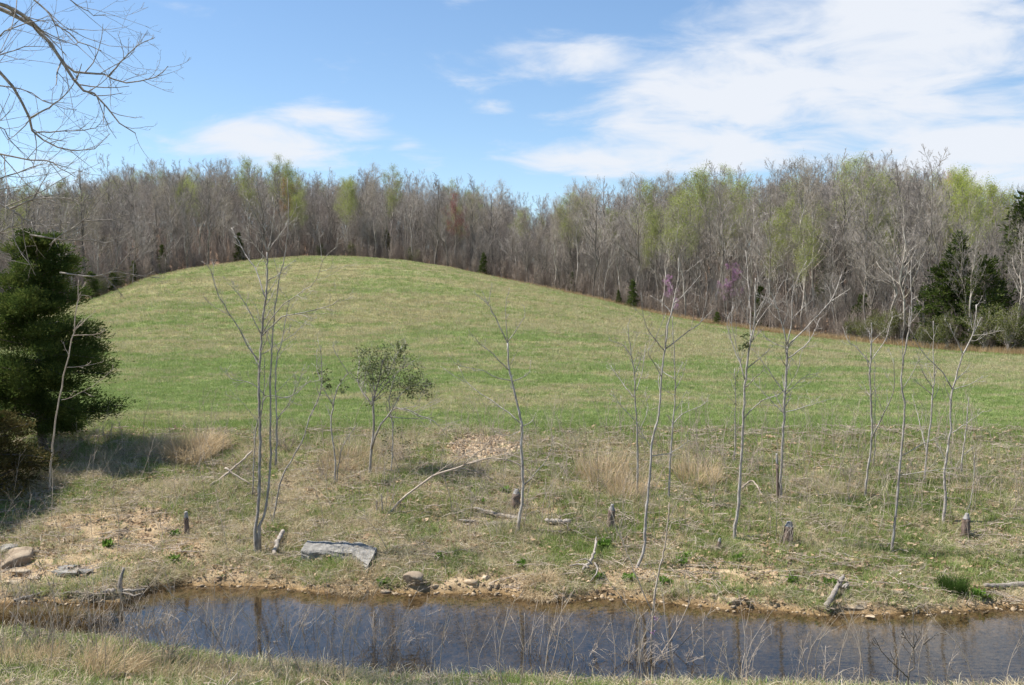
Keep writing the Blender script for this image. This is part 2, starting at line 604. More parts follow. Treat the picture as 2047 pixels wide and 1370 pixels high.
def ground_material():
    m = bpy.data.materials.new('ground_cover')
    m.use_nodes = True
    t = m.node_tree
    t.nodes.clear()
    out = N(t, 'ShaderNodeOutputMaterial')
    b = setin(N(t, 'ShaderNodeBsdfPrincipled'), Roughness=.95)
    b.inputs['Specular IOR Level'].default_value = .08
    tc = N(t, 'ShaderNodeTexCoord')
    z1 = N(t, 'ShaderNodeAttribute', attribute_name='zone')
    z2 = N(t, 'ShaderNodeAttribute', attribute_name='zone_b')
    s1 = N(t, 'ShaderNodeSeparateColor')
    s2 = N(t, 'ShaderNodeSeparateColor')
    L(t, z1.outputs['Color'], s1.inputs[0])
    L(t, z2.outputs['Color'], s2.inputs[0])

    def noise(scale, detail=5, rough=.6, st=(1, 1, 1)):
        mp = N(t, 'ShaderNodeMapping')
        mp.inputs['Scale'].default_value = st
        L(t, tc.outputs['Object'], mp.inputs[0])
        n = setin(N(t, 'ShaderNodeTexNoise'), Scale=scale, Detail=float(detail), Roughness=rough)
        L(t, mp.outputs[0], n.inputs['Vector'])
        return n.outputs[0]

    def ramp(fac, stops):
        r = N(t, 'ShaderNodeValToRGB')
        e = r.color_ramp.elements
        while len(e) < len(stops):
            e.new(.5)
        for i, (p, c) in enumerate(stops):
            e[i].position = p
            e[i].color = (*c, 1)
        L(t, fac, r.inputs[0])
        return r.outputs[0]

    def mix(f, a, c):
        x = N(t, 'ShaderNodeMix', data_type='RGBA')
        L(t, f, x.inputs[0])
        L(t, a, x.inputs[6])
        L(t, c, x.inputs[7])
        return x.outputs[2]

    fine = noise(9, 4, .7, (1, 2.2, 1))
    mid = noise(1.1, 3, .65, (.55, 1.6, 1))
    big = noise(5, 5, .7)
    # field: straw and green flecks
    straw = ramp(fine, [(.32, (.155, .14, .06)), (.5, (.235, .212, .098)), (.68, (.315, .28, .14))])
    green = ramp(fine, [(.32, (.11, .135, .045)), (.5, (.165, .195, .07)), (.68, (.235, .26, .10))])
    gf = mathn(t, 'ADD', s1.outputs[1], mathn(t, 'MULTIPLY', mathn(t, 'SUBTRACT', mathn(t, 'ADD', mid, fine), 1.0), 1.5))
    gr = N(t, 'ShaderNodeMapRange', interpolation_type='SMOOTHSTEP')
    L(t, gf, gr.inputs[0])
    gr.inputs[1].default_value = .1
    gr.inputs[2].default_value = .9
    field = mix(gr.outputs[0], straw, green)
    # bank: thatch over soil
    thatch = ramp(big, [(.3, (.10, .075, .04)), (.45, (.23, .18, .105)), (.62, (.34, .28, .18)), (.75, (.20, .20, .075))])
    soil = ramp(big, [(.3, (.20, .13, .075)), (.48, (.35, .255, .155)), (.62, (.44, .335, .21)), (.74, (.54, .44, .30))])
    litter = ramp(big, [(.3, (.14, .088, .055)), (.48, (.25, .165, .11)), (.62, (.35, .245, .165)), (.75, (.44, .33, .23))])
    bed = ramp(big, [(.3, (.09, .058, .028)), (.5, (.20, .13, .06)), (.68, (.31, .21, .11))])
    c = mix(s1.outputs[2], field, thatch)
    c = mix(s1.outputs[0], c, soil)
    c = mix(s2.outputs[0], c, litter)
    c = mix(s2.outputs[1], c, bed)
    pit = ramp(fine, [(.3, (.36, .25, .145)), (.5, (.53, .40, .26)), (.7, (.66, .54, .38))])
    c = mix(s2.outputs[2], c, pit)
    L(t, c, b.inputs['Base Color'])
    bn = setin(N(t, 'ShaderNodeBump'), Strength=.7, Distance=.06)
    L(t, noise(9, 4, .75), bn.inputs['Height'])
    L(t, bn.outputs[0], b.inputs['Normal'])
    L(t, b.outputs[0], out.inputs[0])
    MATS['ground'] = m


def build_ground():
    xs = axis(-900, -9.5, 9.5, 900, .065, 1.045)
    ys = axis(-300, 7.0, 19, 1800, .065, 1.022)
    X, Y = np.meshgrid(xs, ys)
    Z = height(X, Y)
    ny, nx = X.shape
    v = np.stack([X, Y, Z], -1).reshape(-1, 3)
    i = np.arange(nx * ny).reshape(ny, nx)
    q = np.stack([i[:-1, :-1], i[:-1, 1:], i[1:, 1:], i[1:, :-1]], -1).reshape(-1, 4)
    ground_material()
    me = mesh_from('ground', v, [q], ['ground'])
    x, y = v[:, 0], v[:, 1]
    d = y - yF(x)
    D, _, _ = edge(x, y)
    inwater = (y < yF(x)) & (y > yN(x))
    jag = (fbm(x * .8, y * .8, 3) - .5) * 2.4
    bank = np.where(d > 0, 1 - sstep(4.6, 6.4, d + jag), np.where(inwater, 0, .45))
    lit = sstep(-.5, 3.5, y - D + (fbm(x * .4, y * .4, 3) - .5) * 3)
    wet = np.where(inwater, 1.0, (1 - sstep(0, .10, np.abs(np.where(d > 0, d, yN(x) - y)))) * .8)
    z1 = np.stack([dirt_at(x, y), green_at(x, y), bank, np.ones_like(x)], 1).astype(np.float32)
    z2 = np.stack([lit, wet, pit_at(x, y), np.ones_like(x)], 1).astype(np.float32)
    for nm, z in (('zone', z1), ('zone_b', z2)):
        a = me.attributes.new(nm, 'FLOAT_COLOR', 'POINT')
        a.data.foreach_set('color', z.ravel())
    newobj('ground', me, kind='structure', label='grassy creek bank, meadow hill and leaf-strewn wood floor')


build_ground()


def build_water():
    m = bpy.data.materials.new('creek_water')
    m.use_nodes = True
    t = m.node_tree
    t.nodes.clear()
    out = N(t, 'ShaderNodeOutputMaterial')
    tc = N(t, 'ShaderNodeTexCoord')
    mp = N(t, 'ShaderNodeMapping')
    mp.inputs['Scale'].default_value = (1.0, 2.2, 1)
    mp.inputs['Rotation'].default_value = (0, 0, R(18))
    L(t, tc.outputs['Object'], mp.inputs[0])
    a = setin(N(t, 'ShaderNodeTexNoise'), Scale=7.0, Detail=3.0, Roughness=.55)
    L(t, mp.outputs[0], a.inputs['Vector'])
    c = setin(N(t, 'ShaderNodeTexNoise'), Scale=1.3, Detail=2.0)
    L(t, mp.outputs[0], c.inputs['Vector'])
    bn = setin(N(t, 'ShaderNodeBump'), Strength=.07, Distance=.02)
    L(t, mathn(t, 'ADD', a.outputs[0], c.outputs[0]), bn.inputs['Height'])
    gl = setin(N(t, 'ShaderNodeBsdfGlossy'), Roughness=.05)
    L(t, bn.outputs[0], gl.inputs['Normal'])
    # murky water takes up more light the deeper the bed lies
    dp = N(t, 'ShaderNodeAttribute', attribute_name='depth')
    com = N(t, 'ShaderNodeCombineColor')
    for k, co in enumerate((-2.4, -2.4, -2.8)):
        L(t, mathn(t, 'EXPONENT', mathn(t, 'MULTIPLY', dp.outputs['Fac'], co)), com.inputs[k])
    tr = N(t, 'ShaderNodeBsdfTransparent')
    L(t, com.outputs[0], tr.inputs[0])
    fr = setin(N(t, 'ShaderNodeFresnel'), IOR=1.82)
    L(t, bn.outputs[0], fr.inputs['Normal'])
    mx = N(t, 'ShaderNodeMixShader')
    L(t, fr.outputs[0], mx.inputs[0])
    L(t, tr.outputs[0], mx.inputs[1])
    L(t, gl.outputs[0], mx.inputs[2])
    L(t, mx.outputs[0], out.inputs[0])
    MATS['water'] = m
    xs = np.concatenate([np.linspace(-300, -9, 30), np.linspace(-8.8, 8.8, 180), np.linspace(9, 300, 30)])
    lo, hi = yN(xs) - .25, yF(xs) + .25
    ns, n = 26, len(xs)
    qs = np.linspace(0, 1, ns)[:, None]
    Yg = lo[None] * (1 - qs) + hi[None] * qs
    Xg = np.broadcast_to(xs[None], Yg.shape)
    v = np.stack([Xg, Yg, Xg * 0], -1).reshape(-1, 3)
    i = np.arange(n * ns).reshape(ns, n)
    q = np.stack([i[:-1, :-1], i[:-1, 1:], i[1:, 1:], i[1:, :-1]], -1).reshape(-1, 4)
    me = mesh_from('creek_water', v, [q], ['water'])
    at_ = me.attributes.new('depth', 'FLOAT', 'POINT')
    at_.data.foreach_set('value', np.maximum(-height(v[:, 0], v[:, 1]), 0).astype(np.float32))
    newobj('creek_water', me, kind='structure', label='shallow creek reflecting the blue sky')


build_water()


# ------------------------------------------------------------------ scattering (for what nobody could count)
def scatter(name, label, protos, pts, rot, scl, idx, tint=None, cat=None):
    me = bpy.data.meshes.new(name)
    me.vertices.add(len(pts))
    me.vertices.foreach_set('co', np.asarray(pts, np.float32).ravel())

    def attr(nm, typ, key, data):
        a = me.attributes.new(nm, typ, 'POINT')
        a.data.foreach_set(key, np.ascontiguousarray(data).ravel())
    attr('rot', 'FLOAT_VECTOR', 'vector', np.asarray(rot, np.float32))
    attr('scl', 'FLOAT', 'value', np.asarray(scl, np.float32))
    attr('pick', 'INT', 'value', np.asarray(idx, np.int32))
    if tint is not None:
        attr('tint', 'FLOAT_COLOR', 'color', np.concatenate([tint, np.ones((len(tint), 1))], 1).astype(np.float32))
    coll = bpy.data.collections.new(name + '_pieces')
    for k, pm in enumerate(protos):
        coll.objects.link(bpy.data.objects.new('%s_piece_%02d' % (name, k), pm))
    g = bpy.data.node_groups.new(name, 'GeometryNodeTree')
    g.interface.new_socket('Geometry', in_out='INPUT', socket_type='NodeSocketGeometry')
    g.interface.new_socket('Geometry', in_out='OUTPUT', socket_type='NodeSocketGeometry')
    gi, go = N(g, 'NodeGroupInput'), N(g, 'NodeGroupOutput')
    ci = N(g, 'GeometryNodeCollectionInfo')
    ci.inputs['Collection'].default_value = coll
    ci.inputs['Separate Children'].default_value = True
    ci.inputs['Reset Children'].default_value = True
    ip = N(g, 'GeometryNodeInstanceOnPoints')
    ip.inputs['Pick Instance'].default_value = True

    def named(nm, typ):
        n = N(g, 'GeometryNodeInputNamedAttribute', data_type=typ)
        n.inputs['Name'].default_value = nm
        return n.outputs[0]
    L(g, gi.outputs[0], ip.inputs['Points'])
    L(g, ci.outputs[0], ip.inputs['Instance'])
    L(g, named('pick', 'INT'), ip.inputs['Instance Index'])
    e2r = N(g, 'FunctionNodeEulerToRotation')
    L(g, named('rot', 'FLOAT_VECTOR'), e2r.inputs[0])
    L(g, e2r.outputs[0], ip.inputs['Rotation'])
    L(g, named('scl', 'FLOAT'), ip.inputs['Scale'])
    L(g, ip.outputs[0], go.inputs[0])
    o = newobj(name, me, kind='stuff', label=label, category=cat)
    md = o.modifiers.new('scatter', 'NODES')
    md.node_group = g
    return o


def rots(n, tilt, rg):
    return np.stack([rg.normal(0, tilt, n), rg.normal(0, tilt, n), rg.uniform(0, 6.283, n)], 1)


# ------------------------------------------------------------------ trees of the wood
def tree_data(seed, Ht, crown_from=.42, n1=15, spread=.30, rtw=.008, buds=0, budsize=.10, bspread=.30):
    rg = np.random.default_rng(seed)
    n0 = 12
    z = np.linspace(0, 1, n0)
    wob = np.cumsum(rg.normal(0, .012, (n0, 2)), 0) * Ht
    wob -= wob[0]
    T = np.stack([wob[:, 0], wob[:, 1], z * Ht - .15], 1)[None]
    r0 = Ht * rg.uniform(.0045, .0085)
    Rt = (r0 * (1 - z) ** .8 + .014)[None]
    polys_t = pack(T, Rt, 8)
    A, Ra = grow(T, Rt, n1, crown_from, .97, R(42), spread, 8, .34, .10, .55, rg, taper=.3, lenfall=.62)
    polys_t += pack(A, Ra, 5, .012)
    B, Rb = grow(A, Ra, 6, .22, .98, R(38), .42, 6, .22, .13, .6, rg, taper=.35, lenfall=.45)
    C_, Rc = grow(B, Rb, 4, .2, 1.0, R(36), .46, 5, .15, .16, .65, rg, taper=.4, lenfall=.3)
    E, Re = grow(C_, Rc, 4, .15, 1.0, R(34), .5, 3, .12, .2, .7, rg, taper=.5, lenfall=.2)
    crown = pack(B, Rb, 4, rtw * 1.3) + pack(C_, Rc, 3, rtw) + pack(E, Re, 3, rtw * .75)
    # dead side shoots low on the bole
    S_, Rs = grow(T, Rt, 12, .10, .5, R(60), .12, 5, .15, .18, .2, rg)
    crown += pack(S_, Rs, 3, rtw)
    leafpts = None
    if buds:
        pts = np.concatenate([E[:, -1], E[:, 1], C_[:, -1]])
        leafpts = np.repeat(pts, buds, 0) + rg.normal(0, bspread, (len(pts) * buds, 3))
    return polys_t, crown, leafpts, rg, budsize


def tree_meshes(name, data, leafmat=None, twig='twig_bark', bark='wood_bark', aspect=.6):
    pt, pc, lp, rg, bs = data
    tv, tq, _ = tubes(pt)
    cv, cq, _ = tubes(pc)
    if lp is not None:
        lv, lf = leaves(lp, bs, rg, aspect, droop=.2)
        cv2 = np.concatenate([cv, lv])
        lf = lf + len(cv)
    else:
        cv2, lf = cv, np.zeros((0, 3), int)
    lm = leafmat or 'twig_bark'
    trunk = mesh_from(name + '_trunk', tv, [tq], [bark])
    crown = mesh_from(name + '_crown', cv2, [cq, lf], [twig, lm], [0, 1])
    whole = mesh_from(name + '_whole', np.concatenate([tv, cv2]), [tq, cq + len(tv), lf + len(tv)], [bark, twig, lm], [0, 1, 2])
    return trunk, crown, whole


BARE = []
for k in range(7):
    BARE.append(tree_meshes('bare_tree_%d' % k, tree_data(100 + k, 14.0, crown_from=[.32, .42, .28, .36, .46, .30, .40][k], n1=[18, 16, 20, 17, 15, 19, 17][k],
                                                         spread=[.30, .26, .36, .28, .24, .38, .30][k])))
BUD = {}
for k, (nm, lm, nb, bs) in enumerate((('yellow_green', 'yellow_green', 3, .085), ('pale_bud', 'pale_bud', 2, .07), ('bright_green', 'bright_green', 5, .10),
                                      ('maroon_bud', 'maroon_bud', 3, .10), ('orange_bud', 'orange_bud', 2, .09))):
    BUD[nm] = [tree_meshes(nm + '_tree_%d' % j, tree_data(200 + 10 * k + j, 14.0, crown_from=.40, n1=15, spread=.40 if k == 2 else .29, buds=nb, budsize=bs), lm) for j in range(2 if k < 2 else 1)]
REDBUD = tree_meshes('redbud', tree_data(300, 14.0, crown_from=.25, n1=12, spread=.36, buds=2, budsize=.14, bspread=.10), 'redbud_pink')


def cedar_meshes(name, seed, Ht, Rm, nb, per, size, low=.10, mat='cedar_needles', aspect=.28, lump=.35, shape=.75):
    rg = np.random.default_rng(seed)
    z = np.linspace(0, 1, 10)
    T = np.stack([np.cumsum(rg.normal(0, .01, 10)) * Ht, np.cumsum(rg.normal(0, .01, 10)) * Ht, z * Ht * .97 - .1], 1)
    T[:, :2] -= T[0, :2]
    rt = Ht * .018 * (1 - z) + .012
    tpol = [(T, rt, 8)]
    f = low + (1 - low) * (np.arange(nb) + rg.uniform(0, 1, nb)) / nb
    az = rg.uniform(0, 6.283, nb)
    prof = np.clip((1 - f), 0, 1) ** shape * np.clip((f - low) / .12 + .55, 0, 1)
    ln = Rm * prof * rg.uniform(1 - lump, 1 + lump * .7, nb) + .06 * Rm
    base = np.stack([np.interp(f, z, T[:, 0]), np.interp(f, z, T[:, 1]), f * Ht * .97], 1)
    rise = rg.uniform(.05, .55, nb) * (0.5 + f)
    d = np.stack([np.cos(az), np.sin(az), rise], 1)
    d /= np.linalg.norm(d, axis=1, keepdims=True)
    w = np.linspace(0, 1, 4)
    P = base[:, None] + d[:, None] * (ln[:, None] * w[None])[..., None]
    P[:, :, 2] -= (w ** 2)[None] * ln[:, None] * .12
    Rb = (.006 + ln * .012)[:, None] * np.linspace(1, .3, 4)[None]
    tpol += pack(P, Rb, 4)
    tv, tq, _ = tubes(tpol)
    trunk = mesh_from(name + '_trunk', tv, [tq], ['dark_bark'])
    cnt = np.maximum((per * (ln / Rm + .25)).astype(int), 4)
    par = np.repeat(np.arange(nb), cnt)
    m = len(par)
    q = rg.beta(2.2, 1.25, m)
    pos = base[par] + d[par] * (ln[par] * q)[:, None]
    pos[:, 2] -= q ** 2 * ln[par] * .12
    side = rg.normal(0, 1, (m, 3)) * (ln[par] * (.075 + .09 * (1 - q)) + size * .35)[:, None] * np.array([[1, 1, .55]])
    pos += side
    ldir = d[par] * .9 + side / (np.linalg.norm(side, axis=1, keepdims=True) + 1e-6) * .6 + np.array([[0, 0, .35]])
    lv, lf = leaves(pos, size, rg, aspect, long_dir=ldir)
    crown = mesh_from(name + '_crown', lv, [lf], [mat])
    whole = mesh_from(name + '_whole', np.concatenate([tv, lv]), [tq, lf + len(tv)], ['dark_bark', mat], [0, 1])
    return trunk, crown, whole


CEDAR = [cedar_meshes('far_cedar_%d' % k, 400 + k, 5.0, [1.15, .9, 1.6][k], 70, [60, 55, 70][k], .22, low=.05, aspect=.35, shape=[.75, .9, .55][k]) for k in range(3)]


def shrub_meshes(name, seed, Ht, stems, lm, nleaf, lsize, twig='twig_bark', spread=.5):
    rg = np.random.default_rng(seed)
    n = 6
    P = np.zeros((stems, n, 3))
    a = rg.uniform(0, 6.283, stems)
    lean = rg.uniform(.05, spread, stems)
    hh = Ht * rg.uniform(.6, 1.0, stems)
    for k in range(1, n):
        q = k / (n - 1)
        P[:, k, 0] = np.cos(a) * lean * hh * q ** 1.2
        P[:, k, 1] = np.sin(a) * lean * hh * q ** 1.2
        P[:, k, 2] = hh * q
        P[:, k] += rg.normal(0, .02 * Ht, (stems, 3))
    P[:, 0, :2] = rg.normal(0, .08 * Ht, (stems, 2))
    P[:, 0, 2] = -.1
    Rd = np.full((stems, 1), .012 * Ht ** .5) * np.linspace(1, .35, n)[None]
    A, Ra = grow(P, Rd, 7, .2, 1, R(40), .38, 5, .3, .15, .6, rg)
    B, Rb = grow(A, Ra, 4, .2, 1, R(38), .5, 3, .2, .2, .7, rg)
    stem_v, stem_q, _ = tubes(pack(P, Rd, 5))
    cv, cq, _ = tubes(pack(A, Ra, 3, .006) + pack(B, Rb, 3, .005))
    lf = np.zeros((0, 3), int)
    if nleaf:
        src = np.concatenate([B[:, -1], B[:, 1], A[:, -1], A[:, 2]])
        pts = src[rg.integers(0, len(src), nleaf)] + rg.normal(0, .06 * Ht ** .5, (nleaf, 3))
        lv, lf = leaves(pts, lsize, rg, .6, droop=.2)
        lf = lf + len(cv)
        cv = np.concatenate([cv, lv])
    s = mesh_from(name + '_stems', stem_v, [stem_q], [twig])
    c = mesh_from(name + '_crown', cv, [cq, lf], [twig, lm], [0, 1])
    w = mesh_from(name + '_whole', np.concatenate([stem_v, cv]), [stem_q, cq + len(stem_v), lf + len(stem_v)], [twig, twig, lm], [0, 1, 2])
    return s, c, w


OLIVE = [shrub_meshes('olive_shrub_%d' % k, 500 + k, 3.0, 9, 'olive_leaf', 2600, .10) for k in range(2)]
BRUSH = [shrub_meshes('brush_%d' % k, 520 + k, 3.2, 6, 'brush_twig', 0, .1, 'brush_twig', spread=.25) for k in range(3)]

TU = np.array([-300, 0, 100, 200, 300, 400, 520, 600, 700, 800, 870, 1000, 1060, 1150, 1250, 1350, 1450, 1550, 1700, 1820, 1930, 2047, 2400], float)
TV = np.array([350, 345, 368, 330, 322, 328, 322, 345, 345, 342, 360, 374, 398, 372, 355, 345, 338, 325, 312, 322, 345, 375, 380], float)


def on_edge(u, off):
    D = np.interp(u, EU, ED)
    y = D + off
    x = (u - 1023.5) / F * y
    return x, y, H1(x, y)


def top_cap(u, y, z):
    return CAM[2] + (640 - np.interp(u, TU, TV)) * y / F - z


ORD = ['first', 'second', 'third', 'fourth', 'fifth', 'sixth', 'seventh', 'eighth', 'ninth', 'tenth', 'eleventh', 'twelfth', 'thirteenth', 'fourteenth', 'fifteenth', 'sixteenth', 'seventeenth', 'eighteenth']
REG = [(100, 'behind the big left cedar'), (200, 'behind the overhanging branches'), (300, 'above the left meadow corner'), (430, 'on the left rise'), (540, 'behind the tall sapling clump'),
       (660, 'behind the left end of the crest'), (800, 'behind the middle of the crest'), (950, 'beside the red budding tree'), (1100, 'just right of the hill crest'), (1250, 'half way down the right flank'),
       (1400, 'near the small redbuds'), (1520, 'beside the tall redbud'), (1700, 'behind the right-hand saplings'), (1850, 'above the olive thicket'), (2000, 'around the big dark cedars'), (99999, 'at the far right')]
KINDL = {'bare': ('bare_tree', 'bare grey-brown tree %s, %s', 'bare trees of the wood'),
         'yellow_green': ('budding_tree', 'yellow-green leafing tree %s, %s', 'yellow-green trees of the wood'),
         'pale_bud': ('budding_tree', 'tan budding tree %s, %s', 'pale budding trees of the wood'),
         'bright_green': ('leafing_tree', '', 'lime-green trees of the wood'),
         'maroon_bud': ('red_budding_tree', 'tree with dark red buds low on the skyline beyond the hill', None),
         'orange_bud': ('orange_budding_tree', 'tree with orange-brown budding top %s, %s', 'orange budding trees of the wood')}


def place_tree(kind, meshes, x, y, z, Ht, rz, label=None, group=None, native=14.0, nm=None):
    n, l, g = KINDL.get(kind, (nm, label, group))
    u = 1023.5 + F * x / y
    if label is None:
        reg = [r for lim, r in REG if u < lim][0]
        off = y - float(np.interp(u, EU, ED))
        rank = 'at wood edge' if off < 5 else ('in second rank' if off < 15 else 'deep in wood')
        label = l % (rank, reg) if '%s' in l else l
    t = thing(n if nm is None else nm, label, 'tree', (x, y, z), rz, group if group else g, Ht / native)
    a = newobj('trunk', meshes[0], t)
    b = newobj('crown', meshes[1], t)
    return t


def build_wood():
    rg = np.random.default_rng(77)
    used = []
    spec = [('maroon_bud', 912, 4, 11), ('orange_bud', 592, 7, 12.5), ('orange_bud', 1880, 40, 14), ('yellow_green', 1618, 9, 12), ('bright_green', 1935, 22, 13.0),
            ('bright_green', 1990, 30, 12.0), ('bright_green', 1900, 34, 14.0), ('yellow_green', 690, 5, 12.5), ('yellow_green', 780, 10, 14.5), ('bare', 872, 2.5, 13.5), ('bare', 375, 3, 13.5),
            ('bare', 1780, 2, 13), ('bare', 1850, 1.5, 12.5), ('bare', 1540, 2, 12), ('bare', 1490, 3, 12), ('bare', 1690, 6, 14.5), ('bare', 1730, 9, 15)]
    nb = 0
    for kind, u, off, Ht in spec:
        x, y, z = on_edge(u, off)
        used.append((x, y))
        if kind == 'bare':
            ms = BARE[(2, 5)[nb % 2]]
            nb += 1
        else:
            ms = BUD[kind][0]
        lab = None
        if kind == 'bright_green':
            lab = {1935: 'tallest of the lime-green leafing trees at the right end of the wood', 1990: 'lime-green leafing tree nearest the right edge of the wood',
                   1900: 'lime-green leafing tree just left of the tallest lime-green one'}[u]
        place_tree(kind, ms, x, y, z - .1, Ht, rg.uniform(0, 6.28), lab)
    # the trees that show largest, one by one
    count = 0
    for _ in range(9000):
        if count >= 270:
            break
        u = rg.uniform(-120, 2170)
        off = rg.exponential(13) + .6
        if off > 48:
            continue
        x, y, z = on_edge(u, off)
        if any((x - a) ** 2 + (y - b) ** 2 < 3.2 for a, b in used):
            continue
        used.append((x, y))
        cap = top_cap(u, y, z)
        Ht = float(np.clip(cap * (rg.uniform(.62, .92) if rg.uniform() < .82 else rg.uniform(.94, 1.04)), 6, 18))
        q = rg.uniform()
        right = u > 1150
        if q < (.14 if right else .06):
            kind, ms = 'yellow_green', BUD['yellow_green'][count % 2]
        elif q < .24:
            kind, ms = 'pale_bud', BUD['pale_bud'][count % 2]
        else:
            kind, ms = 'bare', BARE[count % 7]
        place_tree(kind, ms, x, y, z - .1, Ht, rg.uniform(0, 6.28))
        count += 1
    # the mass behind them
    protos = [b[2] for b in BARE] + [b[2] for b in BUD['yellow_green']] + [b[2] for b in BUD['pale_bud']]
    n = 2600
    u = rg.uniform(-500, 2550, n)
    off = 14 + 90 * rg.uniform(0, 1, n) ** .9
    D = np.interp(u, EU, ED)
    y = D + off
    x = (u - 1023.5) / F * y
    z = height(x, y)
    cap = CAM[2] + (640 - np.interp(u, TU, TV)) * y / F - z
    Ht = np.clip(cap * np.where(rg.uniform(0, 1, n) < .9, rg.uniform(.58, .86, n), rg.uniform(.86, .98, n)), 6, 20)
    ok = cap > 5.5
    pick = rg.choice(len(protos), n, p=[.119] * 7 + [.035] * 2 + [.0485] * 2)
    scatter('distant_woodland', 'mass of bare and budding trees deep in the wood', protos, np.stack([x, y, z - .1], 1)[ok], rots(n, .03, rg)[ok], (Ht / 14)[ok], pick[ok], cat='woodland')
    # young growth between the big trees
    n = 1500
    u = np.concatenate([rg.uniform(-400, 2450, n), rg.uniform(480, 1350, 800)])
    n += 800
    y = np.interp(u, EU, ED) + 3 + rg.exponential(26, n)
    x = (u - 1023.5) / F * y
    scatter('young_growth', 'thin young trees filling the wood between the taller trunks', protos[:7], np.stack([x, y, height(x, y) - .1], 1), rots(n, .05, rg), rg.uniform(.24, .55, n), rg.integers(0, 7, n), cat='woodland')
    # brush under the trees
    n = 4200
    u = rg.uniform(-400, 2450, n)
    off = rg.exponential(16, n) + .5
    y = np.interp(u, EU, ED) + off
    x = (u - 1023.5) / F * y
    scatter('undergrowth', 'tangle of bare brown brush under the wood', [b[2] for b in BRUSH], np.stack([x, y, height(x, y)], 1), rots(n, .08, rg), rg.uniform(.3, 1.15, n), rg.integers(0, 3, n), cat='undergrowth')
    # evergreens at the edge
    ced = [(480, 2, 5.0, 1), (775, 8, 5.2, 0), (965, 1, 3.6, 0), (1145, 4, 3.2, 1), (1115, 6, 3.4, 0), (1265, 0.0, 3.6, 0), (1237, -.2, 2.0, 0), (1435, -.3, 1.5, 2), (1518, 4, 4.6, 1), (1725, 5, 4.2, 2),
           (1882, 2.0, 7.4, 2), (1922, 3.5, 9.6, 0), (1965, 2.3, 7.6, 2), (1845, 5, 5.0, 0), (2035, 10, 12.0, 0), (1650, 14, 6.5, 0), (228, -1, 2.4, 2), (268, 2, 3.2, 0), (326, 5, 4.4, 1), (185, -1, 3.2, 2), (2043, 1, 3.0, 2), (820, 3, 3.0, 1)]
    place = {480: 'left of the tall sapling clump', 775: 'standing among the trees at the hill crest', 965: 'at the wood edge just right of the hill crest', 1145: 'at the wood edge half way down the right flank', 1115: 'small one deeper in the wood, half way down the right flank',
             1265: 'taller of the pair where the wood edge meets the flank', 1237: 'shorter of the pair where the wood edge meets the flank', 1435: 'tiny round one at the foot of the wood edge', 1518: 'narrow one behind the right-hand saplings',
             1725: 'dark one low in the wood behind the right-hand saplings', 1882: 'left one of the big dark trio at the right', 1922: 'tallest of the big dark trio at the right', 1965: 'front one of the big dark trio at the right',
             1845: 'set back beside the big dark trio at the right', 2035: 'tall dark one on the slope at the right edge', 1650: 'half hidden below the yellow-green tree', 228: 'low one in the corner of the meadow at left', 268: 'behind the low one in the left meadow corner',
             326: 'narrow one against a trunk on the left rise', 185: 'beside the big cedar, at the left meadow corner', 2043: 'low one at the right edge of the meadow', 820: 'slim one just behind the middle of the crest'}
    for k, (u, off, Ht, v) in enumerate(ced):
        x, y, z = on_edge(u, off)
        place_tree('cedar', CEDAR[v], x, y, z - .05, Ht, rg.uniform(0, 6.28), 'dark green cedar, ' + place[u], 'cedars of the wood edge', 5.0, 'cedar_tree')
    for u, off, Ht, w in ((1338, 1.5, 4.6, 'with a pink-purple top above the wood edge'), (1462, 3.5, 6.5, 'taller one, purple, between dark trunks'), (1352, -.2, 2.2, 'smallest one, low at the meadow edge')):
        x, y, z = on_edge(u, off)
        place_tree('redbud', REDBUD, x, y, z, Ht, 1.3 * off, 'redbud in blossom, ' + w, 'redbuds in blossom', 14.0, 'redbud_tree')
    k = 0
    for u in np.linspace(1700, 2090, 17):
        off = rg.uniform(-1.2, 3.0)
        x, y, z = on_edge(u, off)
        t = thing('olive_shrub', 'olive-green leafy shrub, %s from the left in the right-hand thicket' % ORD[k], 'shrub', (x, y, z), rg.uniform(0, 6), 'olive shrubs of the right thicket', rg.uniform(.55, 1.2))
        newobj('stems', OLIVE[k % 2][0], t)
        newobj('crown', OLIVE[k % 2][1], t)
        k += 1
    for u, off, s in ((205, -.8, .8), (240, .5, .9), (640, 2, .8), (700, 2.5, 1.0), (830, 2, .8)):
        x, y, z = on_edge(u, off)
        t = thing('olive_shrub', 'leafy olive shrub at the wood edge ' + {205: 'in the left meadow corner, nearer one', 240: 'in the left meadow corner, farther one', 640: 'at the top of the crest, left one', 700: 'at the top of the crest, middle one', 830: 'at the top of the crest, right one'}[u],
                  'shrub', (x, y, z), u, 'olive shrubs of the far wood edge', s)
        newobj('stems', OLIVE[k % 2][0], t)
        newobj('crown', OLIVE[k % 2][1], t)
        k += 1


def single_out():
    """trees that would share a label are told apart by their order from the left"""
    same = {}
    for o in COL.objects:
        if o.get('group') and o.type == 'EMPTY' and o.get('category') == 'tree':
            same.setdefault(o['label'], []).append(o)
    for lab, lst in same.items():
        if len(lst) > 1:
            lst.sort(key=lambda o: o.location.x / o.location.y)
            for k, o in enumerate(lst):
                o['label'] = (ORD[k] + ' from left, ' if k < len(ORD) else '') + lab


build_wood()
single_out()

# ------------------------------------------------------------------ saplings of the creek bank
SR = np.random.default_rng(900)


